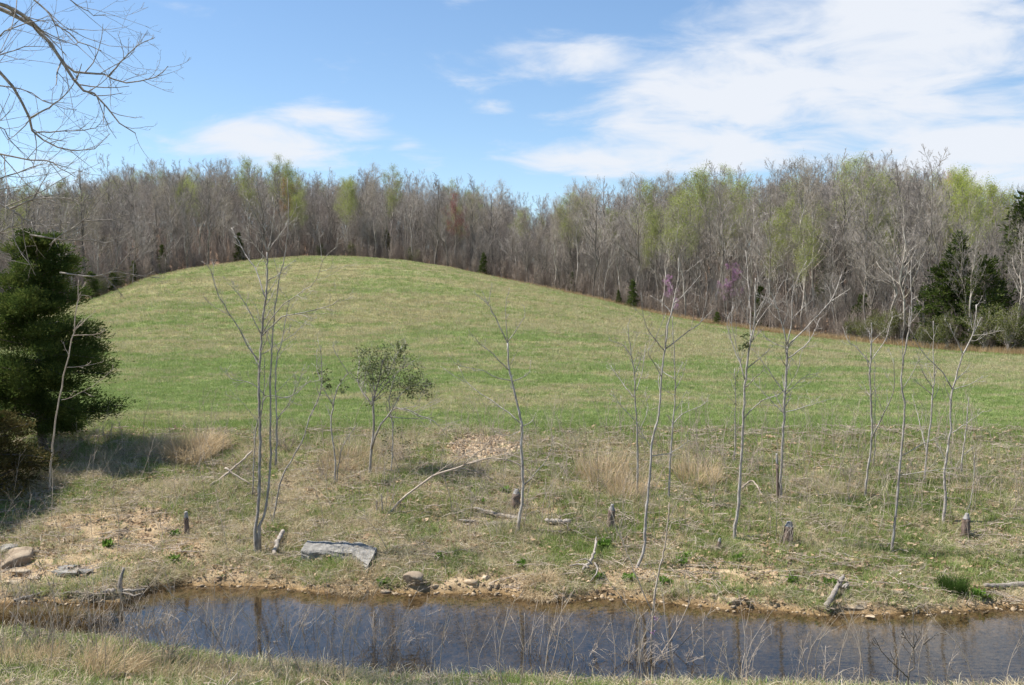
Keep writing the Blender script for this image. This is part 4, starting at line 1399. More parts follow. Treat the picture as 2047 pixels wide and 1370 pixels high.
def build_stones():
    build_slab()
    stone(825, 1180, 42, 38, .9, 'brown_rock', 5, 'knobbly brown boulder half in the water at the muddy edge', 'boulder', sink=.15)
    gp = 'flat pale stones of the left shore'
    stone(20, 1132, 66, 28, 1.1, 'brown_rock', 6, 'thick squared brown rock slab at the left edge of the shore', 'rock', rz=.35, sink=.1, tilt=(.12, -.12), cuts=3, box=.35, rough=.07)
    stone(8, 1108, 40, 20, 1.0, 'grey_rock', 7, 'flat grey rock resting behind the squared brown one', 'rock', sink=.2, cuts=6)
    stone(34, 1152, 46, 13, .8, 'tan_stone', 8, 'pale flat stone just below the squared brown rock', rz=.1, sink=.05, box=.45, group=gp)
    stone(66, 1160, 24, 8, .8, 'tan_stone', 9, 'small tan flat stone between the two grey-white shore slabs', sink=.05, box=.45, group=gp)
    stone(120, 1156, 80, 12, .7, 'grey_rock', 10, 'long grey-white flat stone on the left shore', sink=.05, box=.45, group=gp)
    stone(128, 1143, 46, 11, .8, 'grey_rock', 11, 'grey flat stone behind the long grey-white shore stone', sink=.05, box=.45, group=gp)
    stone(168, 1153, 34, 12, .8, 'grey_rock', 12, 'rounded grey flat stone right of the long shore stone', sink=.05, box=.45, group=gp)
    stone(20, 1170, 40, 10, .8, 'tan_stone', 13, 'buff flat stone nearest the water at the left edge', sink=.05, box=.45, group=gp)
    stone(72, 1107, 14, 12, .9, 'tan_stone', 14, 'small pale yellow stone right of the squared brown rock', sink=.2)
    g2 = 'pale pebbles along the waterline'
    for k, (u, v, w, h, lab) in enumerate((
            (770, 1188, 22, 8, 'wet brown pebble in the shallows left of the knobbly boulder'), (868, 1176, 20, 9, 'flat grey pebble just right of the knobbly boulder'), (630, 1174, 9, 10, 'small upright white pebble below the grey slab'),
            (723, 1172, 10, 9, 'orange-tan pebble at the water edge left of the knobbly boulder'), (942, 1172, 30, 12, 'broad buff stone in the mud, midway along the shore'), (980, 1183, 13, 10, 'round white pebble, left one of a touching pair'),
            (992, 1180, 14, 10, 'round cream pebble, right one of a touching pair'), (1022, 1176, 10, 8, 'small cream pebble right of the touching pair'), (972, 1160, 28, 10, 'flat tan stone embedded above the touching pair'),
            (1141, 1193, 10, 8, 'small pale pebble right of the jutting grass tuft'), (1226, 1182, 10, 9, 'round white pebble left of the redbud sapling'), (1422, 1158, 13, 11, 'white stone on the bare soil, right of the middle saplings'),
            (1345, 1152, 11, 9, 'pale pebble on soil behind the redbud sapling'), (1524, 1150, 12, 9, 'whitish stone on the bank above the pale wedge stone'), (1531, 1208, 10, 6, 'tan pebble between the wedge stone and the driftwood branch'),
            (1441, 1168, 9, 7, 'small buff stone just below the white stone on bare soil'), (298, 1065, 10, 8, 'cream pebble on the bare soil below the left stump'), (490, 1062, 12, 9, 'tan pebble at the foot of the tall sapling clump'))):
        stone(u, v, w, h, .9, 'brown_rock' if k == 0 else 'tan_stone', 30 + k, lab, 'pebble', rz=k * .7, sink=.25, group=g2, cuts=4, rough=.05)
    stone(1466, 1211, 32, 16, .9, 'tan_stone', 60, 'pale wedge-shaped stone at the water edge, right of middle', sink=.2, rz=.4, cuts=7)
    stone(1712, 1222, 58, 13, .6, 'tan_stone', 61, 'long pale flat stone in the shallows right of the driftwood branch', sink=.25, rough=.2, cuts=6)
    stone(1741, 1236, 20, 8, .7, 'tan_stone', 62, 'small white stone in the water in front of the long pale one', z=0.0, sink=.35)


build_stones()


# ------------------------------------------------------------------ logs, driftwood, stumps
def log(label, name, w0, w1, pts, mat, lift=1.5, extra=(), cat='log', seed=1, zs=None):
    """pts: pixels resting on the ground; extra: (w0, w1, pts) offshoots"""
    rg = np.random.default_rng(seed)
    P = []
    for k, (u, v) in enumerate(pts):
        g0 = ground(u, v)
        g0[2] += w0 * .5 * g0[1] / F * lift + (zs[k] if zs else 0)
        P.append(g0)
    P = np.array(P)
    root = thing(name, label, cat, tuple(P[0]))
    Y0 = P[0][1]
    q = smooth_line(P, 16)
    q[1:-1] += rg.normal(0, .006, (14, 3))
    r = np.linspace(w0, w1, 16) * .5 * Y0 / F * (1 + .10 * rg.normal(size=16).clip(-1.5, 1.5))
    r[0] *= .75
    r[-1] *= .7
    newobj('trunk', tube_mesh('log', [(q - P[0], r, 10)], mat, cap=True), root)
    for (a, b, pp) in extra:
        e = np.array([at(u, v, Y0 + dy) for (u, v, dy) in pp])
        e = smooth_line(e, 10)
        e[1:] += rg.normal(0, .004, (9, 3))
        newobj('branch', tube_mesh('branch', [(e - P[0], np.linspace(a, b, 10) * .5 * Y0 / F, 7)], mat, cap=True), root)
    return root


def stump(label, u, v, hpx, wpx, leanpx=0, point=.5, seed=1, mat='stump_bark'):
    """beaver-gnawed stump: bark post with a chewed pale cone on top"""
    rg = np.random.default_rng(seed)
    p = ground(u, v)
    k = p[1] / F
    hh, w, ln = hpx * k, wpx * k, leanpx * k
    root = thing('gnawed_stump', label, 'stump', tuple(p), 0, 'gnawed stumps on the bank')
    n = 9
    t = np.linspace(-.12, .76, n)
    P = np.stack([t * ln, t * 0, t * hh], 1)
    r = w * .5 * (1.25 - .3 * np.clip(t * 2, 0, 1)) * (1 + .06 * rg.normal(size=n))
    v1, q1, t1 = tubes([(P, r, 12)], True)
    v1[:, :2] += (rg.normal(0, .03 * w, (len(v1), 2)))
    newobj('bark', mesh_from('bark', v1, [q1, t1], [mat]), root)
    t = np.linspace(.745, 1.0, 6)
    P = np.stack([t * ln, t * 0, t * hh], 1)
    r = w * .49 * (.95 - (1 - point) * ((t - .745) / .255) ** .8)
    v2, q2, t2 = tubes([(P, r, 12)], True)
    v2 += rg.normal(0, .035 * w, v2.shape)
    newobj('cut_top', mesh_from('cut_top', v2, [q2, t2], ['cut_wood']), root)


def build_wood_debris():
    log('grey fallen log lying left of the single bare sapling', 'fallen_log', 7, 9, [(948, 1024), (985, 1032), (1020, 1040), (1056, 1046)], 'log_bark', seed=3, extra=[(6, 5, [(1054, 1038, 0), (1058, 1050, -.02), (1058, 1056, -.03)])])
    log('short rotting log right of the single bare sapling', 'fallen_log', 9, 10, [(1090, 1048), (1115, 1050), (1141, 1050)], 'log_bark', seed=4)
    log('short bleached stick left of the grey fallen log', 'fallen_log', 5, 6, [(918, 1044), (930, 1046), (952, 1048)], 'drift_wood', seed=5)
    log('half-buried dark stick below the grey fallen log', 'fallen_log', 6, 5, [(980, 1050), (1003, 1052), (1030, 1044)], 'log_bark', seed=6)
    log('weathered driftwood root with an upright spur on the left shore', 'driftwood', 12, 5, [(232, 1192), (205, 1196), (180, 1203)], 'drift_wood', cat='driftwood', seed=7,
        extra=[(13, 5, [(242, 1188, 0), (240, 1165, .02), (247, 1135, .06)]), (6, 3, [(246, 1180, 0), (265, 1180, -.05), (290, 1178, .05)]), (5, 2.5, [(244, 1184, 0), (268, 1190, -.1), (282, 1188, -.15)]), (5, 3, [(228, 1188, 0), (212, 1180, .1), (198, 1184, .15)])])
    log('thin driftwood pole along the left waterline', 'driftwood', 6, 3, [(28, 1204), (60, 1198), (85, 1192), (102, 1186)], 'drift_wood', cat='driftwood', seed=8)
    log('reddish drift sticks heap at the left waterline', 'driftwood', 6, 6, [(110, 1196), (150, 1195), (190, 1197)], 'drift_wood', cat='driftwood', seed=9, extra=[(4, 3, [(140, 1192, 0), (165, 1182, 0), (190, 1190, 0)]), (4, 2, [(120, 1190, .05), (150, 1186, 0), (172, 1191, -.05)])])
    log('forked driftwood branch standing out of the water at the right', 'driftwood', 12, 9, [(1650, 1224), (1665, 1206), (1678, 1184), (1686, 1172)], 'drift_wood', cat='driftwood', seed=10, zs=[0, .04, .05, .06],
        extra=[(7, 4, [(1684, 1174, .3), (1694, 1168, .28), (1690, 1176, .25)]), (5, 3, [(1683, 1172, .3), (1676, 1160, .32)])])
    log('bark-stripped log on the shore at the right edge', 'driftwood', 9, 15, [(1968, 1178), (2000, 1180), (2040, 1178), (2090, 1178)], 'drift_wood', cat='driftwood', seed=11)
    log('thin grey pole lying on the slope above the stripped log', 'driftwood', 5, 4, [(1974, 1120), (2000, 1130), (2022, 1138)], 'drift_wood', cat='driftwood', seed=12)
    log('dark thin stick on the bank between wavy sapling and forked driftwood', 'driftwood', 3.5, 3, [(1650, 1100), (1690, 1113), (1730, 1122)], 'log_bark', cat='driftwood', seed=13)
    log('short broken branch slanting at the foot of the tall sapling clump', 'driftwood', 9, 9, [(548, 1116), (556, 1096), (566, 1072)], 'log_bark', cat='driftwood', seed=14, zs=[0, .04, .03])
    log('gnarled root snag on the muddy edge left of the bent-footed sapling', 'root_snag', 7, 4, [(1165, 1150), (1185, 1130), (1192, 1098)], 'log_bark', cat='driftwood', seed=15, zs=[.02, .08, .12],
        extra=[(5, 2.5, [(1178, 1135, 0), (1160, 1128, .1), (1138, 1132, .1)]), (4, 2, [(1188, 1125, 0), (1194, 1145, -.1), (1178, 1163, -.2)]), (4, 2, [(1184, 1130, 0), (1172, 1118, 0), (1150, 1124, 0)])])
    log('fallen forked dead branch leaning left of the tall sapling clump', 'dead_branch', 5, 4, [(420, 975), (450, 962), (478, 950), (505, 935)], 'dead_twig', cat='branch', seed=16, zs=[0, .06, .16, .25],
        extra=[(5, 3, [(450, 936, .1), (470, 950, .05), (504, 970, 0)])])
    log('curved bare stick arching out by the dark-topped sapling', 'dead_branch', 4, 3, [(1482, 985), (1505, 982), (1526, 998)], 'dead_twig', cat='branch', seed=17, zs=[.05, .12, .0])
    stump('small twin gnawed stump on the bare soil left of the tall sapling clump', 374, 1072, 48, 10, -2, .7, 21)
    stump('dark gnawed stump behind the single bare sapling', 1030, 1018, 40, 17, 3, .5, 22)
    stump('brown gnawed stump with pale tip left of the bent-footed sapling', 1219, 1060, 52, 15, 5, .45, 23)
    stump('shaggy split stump at the foot of the spreading sapling', 1574, 1085, 42, 19, 4, .6, 24)
    stump('pointed grey-topped stump alone on the right bank', 1928, 1076, 50, 16, 5, .45, 25)
    stump('blackened broken stem beside the spreading sapling', 1556, 1000, 92, 6, -4, .6, 26)
    stump('rusty snapped stem below the dark-topped sapling', 1434, 1104, 28, 8, 5, .6, 27)


build_wood_debris()


# ------------------------------------------------------------------ clumps of dead grass, brambles
def blades(n, rg, h, spread, lean, droop, width, seg=4, aim=(0, 0), flat=.0):
    a = rg.uniform(0, 6.283, n)
    rad = spread * np.sqrt(rg.uniform(0, 1, n))
    base = np.stack([np.cos(a) * rad, np.sin(a) * rad, np.full(n, -.01)], 1)
    a2 = a + rg.normal(0, .9, n)
    ll = np.abs(rg.normal(lean, lean * .5, n)) + flat * rg.uniform(0, 1, n)
    d = np.stack([np.cos(a2) * ll + aim[0], np.sin(a2) * ll + aim[1], np.ones(n)], 1)
    d /= np.linalg.norm(d, axis=1, keepdims=True)
    hh = h * rg.uniform(.45, 1.1, n)
    P = [base]
    dd = d.copy()
    for k in range(seg):
        P.append(P[-1] + dd * (hh / seg)[:, None])
        dd = dd + np.array([[0, 0, -droop * (k + 1) / seg]]) + rg.normal(0, .08, (n, 3))
        dd /= np.linalg.norm(dd, axis=1, keepdims=True)
    P = np.stack(P, 1)
    P[:, :, 2] = np.maximum(P[:, :, 2], -.01 + .004 * np.arange(seg + 1))
    side = np.cross(d, rg.normal(size=(n, 3)))
    side /= np.linalg.norm(side, axis=1, keepdims=True) + 1e-9
    w = width * rg.uniform(.7, 1.3, n)
    V = np.zeros((n, 2 * seg + 1, 3))
    for k in range(seg):
        ww = (w * (1 - .75 * k / seg))[:, None] * .5
        V[:, 2 * k] = P[:, k] - side * ww
        V[:, 2 * k + 1] = P[:, k] + side * ww
    V[:, -1] = P[:, -1]
    i = np.arange(n)[:, None] * (2 * seg + 1)
    q = np.concatenate([i + np.array([[2 * k, 2 * k + 1, 2 * k + 3, 2 * k + 2]]) for k in range(seg - 1)])
    t = i + np.array([[2 * seg - 2, 2 * seg - 1, 2 * seg]])
    return V.reshape(-1, 3), q, t


def straw_clump(label, u, v, n, h, spread, lean, droop, seed, aim=(0, 0), width=.006, flat=0., z=None):
    rg = np.random.default_rng(seed)
    p = ground(u, v)
    V, q, t = blades(n, rg, h, spread, lean, droop, width, 5, aim, flat)
    V[:, 2] += height(V[:, 0] + p[0], V[:, 1] + p[1]) - p[2]
    o = newobj('straw_clump', mesh_from('straw_clump', V, [q, t], ['straw']), label=label, category='grass clump', group='clumps of dead straw grass')
    o.location = p


def bramble(label, u, v, n, hgt, spread, seed, mat='dead_twig', aim=(0, 0), r=.0030):
    rg = np.random.default_rng(seed)
    p = ground(u, v)
    a = rg.uniform(0, 6.283, n)
    P = np.zeros((n, 7, 3))
    P[:, 0, :2] = rg.normal(0, .07, (n, 2))
    P[:, 0, 2] = -.03
    d = np.stack([np.cos(a) * spread + aim[0], np.sin(a) * spread * .6 + aim[1], np.ones(n)], 1)
    d /= np.linalg.norm(d, axis=1, keepdims=True)
    ln = hgt * rg.uniform(.5, 1.25, n)[:, None]
    for k in range(1, 7):
        P[:, k] = P[:, k - 1] + d * ln / 6
        d = d + rg.normal(0, .10, (n, 3)) + np.array([[0, 0, -.10 * k * spread]])
        d /= np.linalg.norm(d, axis=1, keepdims=True)
    Rd = r * np.linspace(1.2, .5, 7)[None] * rg.uniform(.7, 1.4, n)[:, None]
    A, Ra = grow(P, Rd, 5, .25, 1, R(38), .32, 4, .1, .18, .7, rg)
    B, Rb = grow(A, Ra, 2, .3, 1, R(38), .45, 3, .1, .2, .8, rg)
    root = thing('bramble', label, 'bramble', tuple(p), 0, 'bare brambles of the creek edge')
    newobj('canes', tube_mesh('canes', pack(P, Rd, 5), mat, True), root)
    newobj('twigs', tube_mesh('twigs', pack(A, Ra, 3, .0014) + pack(B, Rb, 3, .0012), mat), root, kind='stuff')


def build_clumps():
    straw_clump('big mound of drooping tan straw right of the cedar shade', 385, 915, 1500, .55, .42, .5, .5, 61)
    straw_clump('russet-tinged straw mound overlapping the big tan one', 425, 900, 600, .42, .25, .6, .6, 62)
    straw_clump('low straw tuft left of the big tan mound', 310, 905, 500, .32, .3, .6, .5, 63)
    straw_clump('upright pale straw stand left of the bushy-topped sapling', 1205, 955, 700, .46, .42, .35, .22, 64)
    straw_clump('thinner straw stand below the bushy-topped sapling', 1255, 990, 600, .38, .3, .35, .3, 65)
    straw_clump('straw tuft among stems right of the slim pale sapling', 1395, 960, 700, .40, .35, .45, .35, 66)
    straw_clump('straw tuft behind the leafy privet shrub', 690, 925, 700, .35, .4, .5, .4, 67)
    straw_clump('golden broomsedge leaning over the water at the left', 292, 1300, 130, .62, .10, .22, .22, 68, aim=(.42, .05), width=.005)
    straw_clump('matted flattened straw at the very bottom left of the creek', 215, 1352, 420, .45, .22, .5, .35, 69, aim=(.5, .1))
    straw_clump('grey straw tuft hanging over the mud, midway along the shore', 1085, 1180, 700, .26, .22, .6, .75, 70, aim=(0, -.3))
    straw_clump('straw fringe hanging below the grey slab', 715, 1165, 600, .22, .35, .5, .7, 71, aim=(0, -.25))
    straw_clump('shaggy straw around the foot of the redbud sapling', 1300, 1366, 420, .34, .10, .25, .25, 72)
    for k, (u, v, n, h, ax, lab) in enumerate(((40, 1330, 500, .34, .2, 'straw patch at the bottom left corner'), (130, 1335, 420, .32, .3, 'straw patch between corner and matted straw'), (345, 1352, 420, .34, .35, 'straw patch right of the golden broomsedge'),
                                          (470, 1366, 350, .28, .2, 'straw patch below the low bramble at left'), (640, 1362, 260, .26, .1, 'thin straw patch under the pinkish bramble'), (1080, 1368, 220, .24, 0, 'thin straw patch at the foot of the tall bare canes'),
                                          (1560, 1385, 240, .25, .1, 'thin straw patch at the near edge, right of middle'), (1980, 1392, 260, .26, .1, 'thin straw patch at the bottom right corner'))):
        straw_clump(lab, u, v, n, h, .32, .5, .3, 740 + k, aim=(ax, .05), width=.0045)
    V, q, t = blades(900, np.random.default_rng(73), .24, .14, .35, .3, .006, 4)
    p = ground(1905, 1184)
    m = noise_mat('deep_green_blade', [(.045, .085, .015), (.085, .14, .03)], scale=5, bump=0, translucent=.3)
    o = newobj('grass_tuft', mesh_from('grass_tuft', V, [q, t], ['deep_green_blade']), label='dark green rounded grass tuft by the water at the right', category='grass clump')
    o.location = p
    for k, (u, v, n, h, sp, lab) in enumerate((
            (590, 1300, 16, .55, .5, 'pinkish bare bramble over the water, left of middle'), (760, 1345, 14, .60, .4, 'bare bramble at the near edge, left of the single white cane'), (845, 1350, 5, .75, .25, 'few pale canes standing over the water, middle left'),
            (1080, 1362, 9, .70, .3, 'tall bare canes at the near edge, middle'), (1165, 1366, 10, .62, .5, 'arching bare canes left of the redbud sapling'), (1265, 1370, 22, .50, .5, 'dense tangle of canes at the left foot of the redbud sapling'),
            (1350, 1374, 18, .48, .5, 'dense tangle of canes at the right foot of the redbud sapling'), (1470, 1380, 8, .50, .4, 'thin canes at the near edge right of the redbud sapling'), (1630, 1384, 8, .45, .4, 'sparse canes at the near edge below the forked driftwood'),
            (1900, 1388, 9, .42, .4, 'canes at the near edge right of the dark candelabra bush'), (180, 1278, 12, .38, .5, 'low brown bramble standing in the water at the left'), (400, 1300, 12, .50, .5, 'low bramble near the broomsedge at the left'), (60, 1290, 8, .5, .4, 'sparse canes at the bottom left corner'),
            (500, 1330, 10, .5, .5, 'low bramble at the near edge under the tall sapling clump'), (120, 925, 26, .55, .6, 'tangle of bare canes in the shade under the large cedar'), (215, 880, 10, .45, .4, 'upright bare stems in the cedar shade'),
            (1400, 940, 16, .6, .6, 'bare tangle of canes between slim pale sapling and dark-topped sapling'), (575, 905, 16, .5, .5, 'brown bramble behind the tall sapling clump'), (800, 925, 24, .42, .6, 'dark bramble thicket beside the leafy privet shrub'),
            (270, 1310, 14, .55, .4, 'tall dry canes over the water right of the driftwood root'), (110, 1318, 12, .5, .4, 'dry canes over the water at far left'), (340, 1330, 12, .6, .45, 'dry canes reaching over the broomsedge'),
            (960, 1005, 14, .35, .6, 'tangled dry canes above the grey fallen log'), (640, 960, 16, .4, .5, 'dry tangle at the foot of the pale forked sapling'), (1500, 945, 16, .5, .5, 'dry tangle behind the dark-topped sapling'), (1690, 960, 14, .45, .5, 'dry tangle left of the waist-forked sapling'),
            (1810, 960, 14, .45, .5, 'dry tangle around the wavy sapling'), (1960, 980, 14, .45, .5, 'dry tangle right of the thin brown stem'), (1130, 960, 14, .4, .5, 'dry tangle left of the pale straw stand'), (480, 960, 14, .4, .5, 'dry tangle left of the tall sapling clump'),
            (1225, 1090, 8, .45, .4, 'reddish canes beside the brown gnawed stump'), (1370, 1070, 10, .35, .5, 'reddish bare tangle right of the bent-footed sapling'), (1560, 1100, 7, .5, .25, 'dark upright canes by the shaggy split stump'))):
        bramble(lab, u, v, n, h, sp, 700 + k)


def weed(label, u, v, n, size, seed):
    rg = np.random.default_rng(seed)
    p = ground(u, v)
    a = rg.uniform(0, 6.283, n)
    el = rg.uniform(.25, 1.3, n)
    d = np.stack([np.cos(a) * np.cos(el), np.sin(a) * np.cos(el), np.sin(el)], 1)
    V, f = leaves(np.stack([np.cos(a), np.sin(a), a * 0], 1) * size * .15 * rg.uniform(0, 1, (n, 1)), size * .8, rg, .6, long_dir=d * 2)
    o = newobj('leafy_weed', mesh_from('leafy_weed', V, [f], ['weed_leaf']), label=label, category='weed', group='fresh leafy weeds of the bank')
    o.location = p


def build_weeds():
    noise_mat('weed_leaf', [(.10, .19, .03), (.17, .28, .05), (.25, .36, .09)], scale=12, bump=0, translucent=.35)
    for k, (u, v, n, sz, lab) in enumerate((
            (1208, 1094, 40, .13, 'bright lettuce-green weed just below the brown gnawed stump'), (1260, 1162, 44, .13, 'dark green weed at the bent foot of the sapling'), (1196, 1160, 40, .14, 'green weed at the mud left of the bent-footed sapling'),
            (1328, 1172, 44, .14, 'green weed at the mud edge right of the redbud sapling'), (1362, 1128, 36, .12, 'light green weed above the mud, right of the bent-footed sapling'), (612, 1122, 30, .10, 'small green weed under the left end of the grey slab'),
            (766, 1172, 40, .12, 'green grass-like weed left of the knobbly boulder'), (348, 1120, 30, .10, 'small green weed on the bare soil left of the tall sapling clump'), (350, 1070, 26, .10, 'tiny green weed beside the small twin stump'),
            (215, 1095, 40, .13, 'green weed on the bare soil right of the squared rock'), (1010, 985, 36, .12, 'green weed left of the dark gnawed stump'), (965, 1010, 40, .11, 'low green weed above the grey fallen log'),
            (1585, 1165, 46, .12, 'green weed at the shore left of the forked driftwood'), (1660, 1170, 40, .12, 'green weed behind the forked driftwood'), (1372, 1115, 30, .10, 'small green weed in front of the reddish tangle'), (1475, 1120, 36, .11, 'green weed below the dark-topped sapling'),
            (1960, 1196, 40, .13, 'green weed beside the stripped log'), (1045, 1135, 40, .12, 'green weed above the mud, midway along the shore'), (880, 1120, 36, .11, 'green weed right of the grey slab'))):
        weed(lab, u, v, n, sz, 800 + k)


build_clumps()
build_weeds()

# ------------------------------------------------------------------ grass and litter (uncountable)
def tuft_mesh(name, seed, n, h, spread, lean, droop, width, seg=3, flat=0.):
    V, q, t = blades(n, np.random.default_rng(seed), h, spread, lean, droop, width, seg, flat=flat)
    return mesh_from(name, V, [q, t], ['blade'])


def mixc(a, b, t):
    return np.asarray(a)[None] * (1 - t[:, None]) + np.asarray(b)[None] * t[:, None]


GREEN_A, GREEN_B = (.19, .26, .065), (.34, .41, .14)
DRY_A, DRY_B = (.46, .38, .23), (.68, .60, .42)


def tints(g, rg):
    n = len(g)
    green = mixc(GREEN_A, GREEN_B, rg.uniform(0, 1, n))
    dry = mixc(DRY_A, DRY_B, rg.uniform(0, 1, n))
    isg = (rg.uniform(0, 1, n) < g)[:, None]
    c = np.where(isg, green, dry)
    return c * rg.uniform(.8, 1.15, (n, 1)), isg[:, 0]


def in_view(x, y, m=.62):
    return np.abs(x) < y * m + 1.0


def build_grass():
    rg = np.random.default_rng(31)
    G = [tuft_mesh('short_tuft_%d' % k, 10 + k, 16, .10, .07, .45, .25, .0055) for k in range(4)]
    Dm = [tuft_mesh('thatch_%d' % k, 20 + k, 16, .17, .09, .9, .75, .0045, 4, flat=1.2) for k in range(5)]
    FT = [tuft_mesh('field_tuft_%d' % k, 30 + k, 34, .10, .20, .5, .3, .010) for k in range(4)]
    # --- far bank
    n = 105000
    x = rg.uniform(-10.5, 10.5, n)
    y = rg.uniform(10.8, 18.6, n)
    d = y - yF(x)
    dirt = dirt_at(x, y)
    pit = pit_at(x, y)
    patch = fbm(x * 1.1 + 9, y * 1.1, 4)
    clear = np.zeros(n, bool)
    for (u, v, ru, rv) in ((1000, 1038, 62, 8), (1115, 1052, 34, 7), (935, 1047, 24, 6), (90, 1155, 110, 22), (825, 1178, 24, 8), (1710, 1222, 40, 8), (2010, 1182, 50, 6), (22, 1132, 44, 12)):
        a, b, c0 = ground(u - ru, v), ground(u + ru, v), ground(u, v - rv)
        m = (a + b) / 2
        clear |= ((x - m[0]) / ((b[0] - a[0]) / 2)) ** 2 + ((y - m[1]) / max(abs(c0[1] - m[1]), .08)) ** 2 < 1
    keep = (~clear | (rg.uniform(0, 1, n) < .12)) & (d > .05) & (rg.uniform(0, 1, n) < (1 - dirt * .88) * (1 - pit * .97) * (.45 + .9 * sstep(.35, .6, patch))) & in_view(x, y)
    x, y, d, patch = x[keep], y[keep], d[keep], patch[keep]
    up = sstep(4.2, 6.2, d + (fbm(x * .8, y * .8, 3) - .5) * 2.4)
    right = sstep(-1.5, 4, x)
    g = np.clip(.20 + .55 * sstep(.45, .59, fbm(x * 1.5 + 3, y * 1.5, 4)) + .42 * right + up * .6, 0, .94)
    c, isg = tints(g, rg)
    idx = np.where(isg, rg.integers(0, 4, len(x)), 4 + rg.integers(0, 5, len(x)))
    s = rg.uniform(.6, 1.35, len(x)) * np.where(isg, 1.0, .95) * (1 - .25 * up)
    scatter('bank_grass', 'mixed green grass and dead thatch covering the far bank', G + Dm, np.stack([x, y, height(x, y)], 1), rots(len(x), .18, rg), s, idx, c, 'grass')
    # --- rank dead grass standing in drifts on the bank
    RK = [tuft_mesh('rank_straw_%d' % k, 60 + k, 22, .42, .10, .45, .5, .0048, 5) for k in range(4)]
    n = 9000
    x = rg.uniform(-9.5, 9.5, n)
    y = rg.uniform(12.3, 17.6, n)
    d = y - yF(x)
    drift = sstep(.54, .66, fbm(x * .9 + 21, y * 1.1 + 4, 4) + .07 * sstep(2.8, 4.2, d) - .06 * sstep(1, 5, x))
    k = (d > .9) & (d < 5.3) & (pit_at(x, y) < .05) & (rg.uniform(0, 1, n) < drift * .45 * (1 - .8 * dirt_at(x, y))) & in_view(x, y)
    x, y = x[k], y[k]
    c = mixc((.44, .35, .21), (.66, .57, .40), rg.uniform(0, 1, len(x))) * rg.uniform(.8, 1.1, (len(x), 1))
    scatter('rank_straw', 'drifts of rank dead grass on the upper bank', RK, np.stack([x, y, height(x, y)], 1), rots(len(x), .28, rg), rg.uniform(.45, 1.0, len(x)), rg.integers(0, 4, len(x)), c, 'grass')
    # --- ragged overhang of the far edge
    n = 1100
    x = rg.uniform(-7.5, 7.5, n)
    y = yF(x) + rg.uniform(.06, .34, n)
    k = rg.uniform(0, 1, n) < sstep(.38, .58, fbm(x * 1.6 + 70, x * 0, 3))
    x, y = x[k], y[k]
    c, isg = tints(np.full(len(x), .22), rg)
    r_ = rots(len(x), .2, rg)
    scatter('edge_grass', 'dead and green grass hanging ragged over the far water edge', G + Dm, np.stack([x, y, height(x, y) + .01], 1), r_, rg.uniform(.7, 1.2, len(x)), np.where(isg, rg.integers(0, 4, len(x)), 4 + rg.integers(0, 5, len(x))), c, 'grass')
    # --- near bank
    n = 44000
    x = rg.uniform(-7.2, 7.2, n)
    y = rg.uniform(6.6, 11.2, n)
    dn = yN(x) - y
    keep = (dn > -.02) & in_view(x, y) & (rg.uniform(0, 1, n) < .55 + .6 * fbm(x * 1.3, y * 1.3 + 5, 3))
    x, y, dn = x[keep], y[keep], dn[keep]
    g = np.clip(.32 + .6 * sstep(.38, .58, fbm(x * .9 + 30, y * 1.2, 4)) + .15 * sstep(.2, .8, dn), 0, .8)
    c, isg = tints(g, rg)
    idx = np.where(isg, rg.integers(0, 4, len(x)), 4 + rg.integers(0, 5, len(x)))
    scatter('near_grass', 'grass and straw along the near edge of the creek', G + Dm, np.stack([x, y, height(x, y)], 1), rots(len(x), .2, rg), rg.uniform(.7, 1.5, len(x)), idx, c, 'grass')
    # --- meadow
    n = 120000
    y = 16.6 * (155 / 16.6) ** rg.uniform(0, 1, n)
    x = rg.uniform(-.62, .62, n) * y
    d = y - yF(x)
    keep = (d > 4.6) & (pit_at(x, y) < .4) & (y < edge(x, y)[0])
    x, y = x[keep], y[keep]
    g = np.clip(green_at(x, y) + (fbm(x * 1.6, y * 2.2, 3) - .5) * 1.2, .08, .97)
    c, isg = tints(g, rg)
    c = c * 1.08
    c = np.where(isg[:, None], c * np.array([[.97, .96, 1.05]]), c * np.array([[.76, .79, .68]]))
    s = rg.uniform(.55, 1.0, len(x)) * np.clip(y / 26, .75, 2.6)
    scatter('meadow_grass', 'short green and straw grass of the meadow', FT, np.stack([x, y, height(x, y)], 1), rots(len(x), .1, rg), s, rg.integers(0, 4, len(x)), c, 'grass')
    # --- straw fringe along the wood edge
    n = 5200
    u = rg.uniform(-100, 2150, n)
    y = np.interp(u, EU, ED) + rg.normal(-.2, .7, n)
    x = (u - 1023.5) / F * y
    TALL = [tuft_mesh('tall_straw_%d' % k, 50 + k, 26, .75, .25, .22, .2, .022) for k in range(3)]
    c = mixc((.36, .25, .13), (.55, .42, .25), rg.uniform(0, 1, n))
    scatter('edge_straw', 'fringe of tall dead straw along the wood edge', TALL, np.stack([x, y, height(x, y)], 1), rots(n, .1, rg), rg.uniform(.35, 1.05, n), rg.integers(0, 3, n), c, 'grass')
    # --- dead leaves and bits of twig on the banks
    lv = []
    for k in range(4):
        r2 = np.random.default_rng(80 + k)
        p = np.concatenate([r2.normal(0, .05, (7, 2)), np.full((7, 1), .012)], 1)
        V, f = leaves(p, .05, r2, .6, long_dir=np.stack([r2.normal(size=7), r2.normal(size=7), r2.normal(size=7) * .2], 1))
        V[:, 2] = np.abs(V[:, 2]) * .7
        lv.append(mesh_from('leaf_bits_%d' % k, V, [f], ['dead_leaf']))
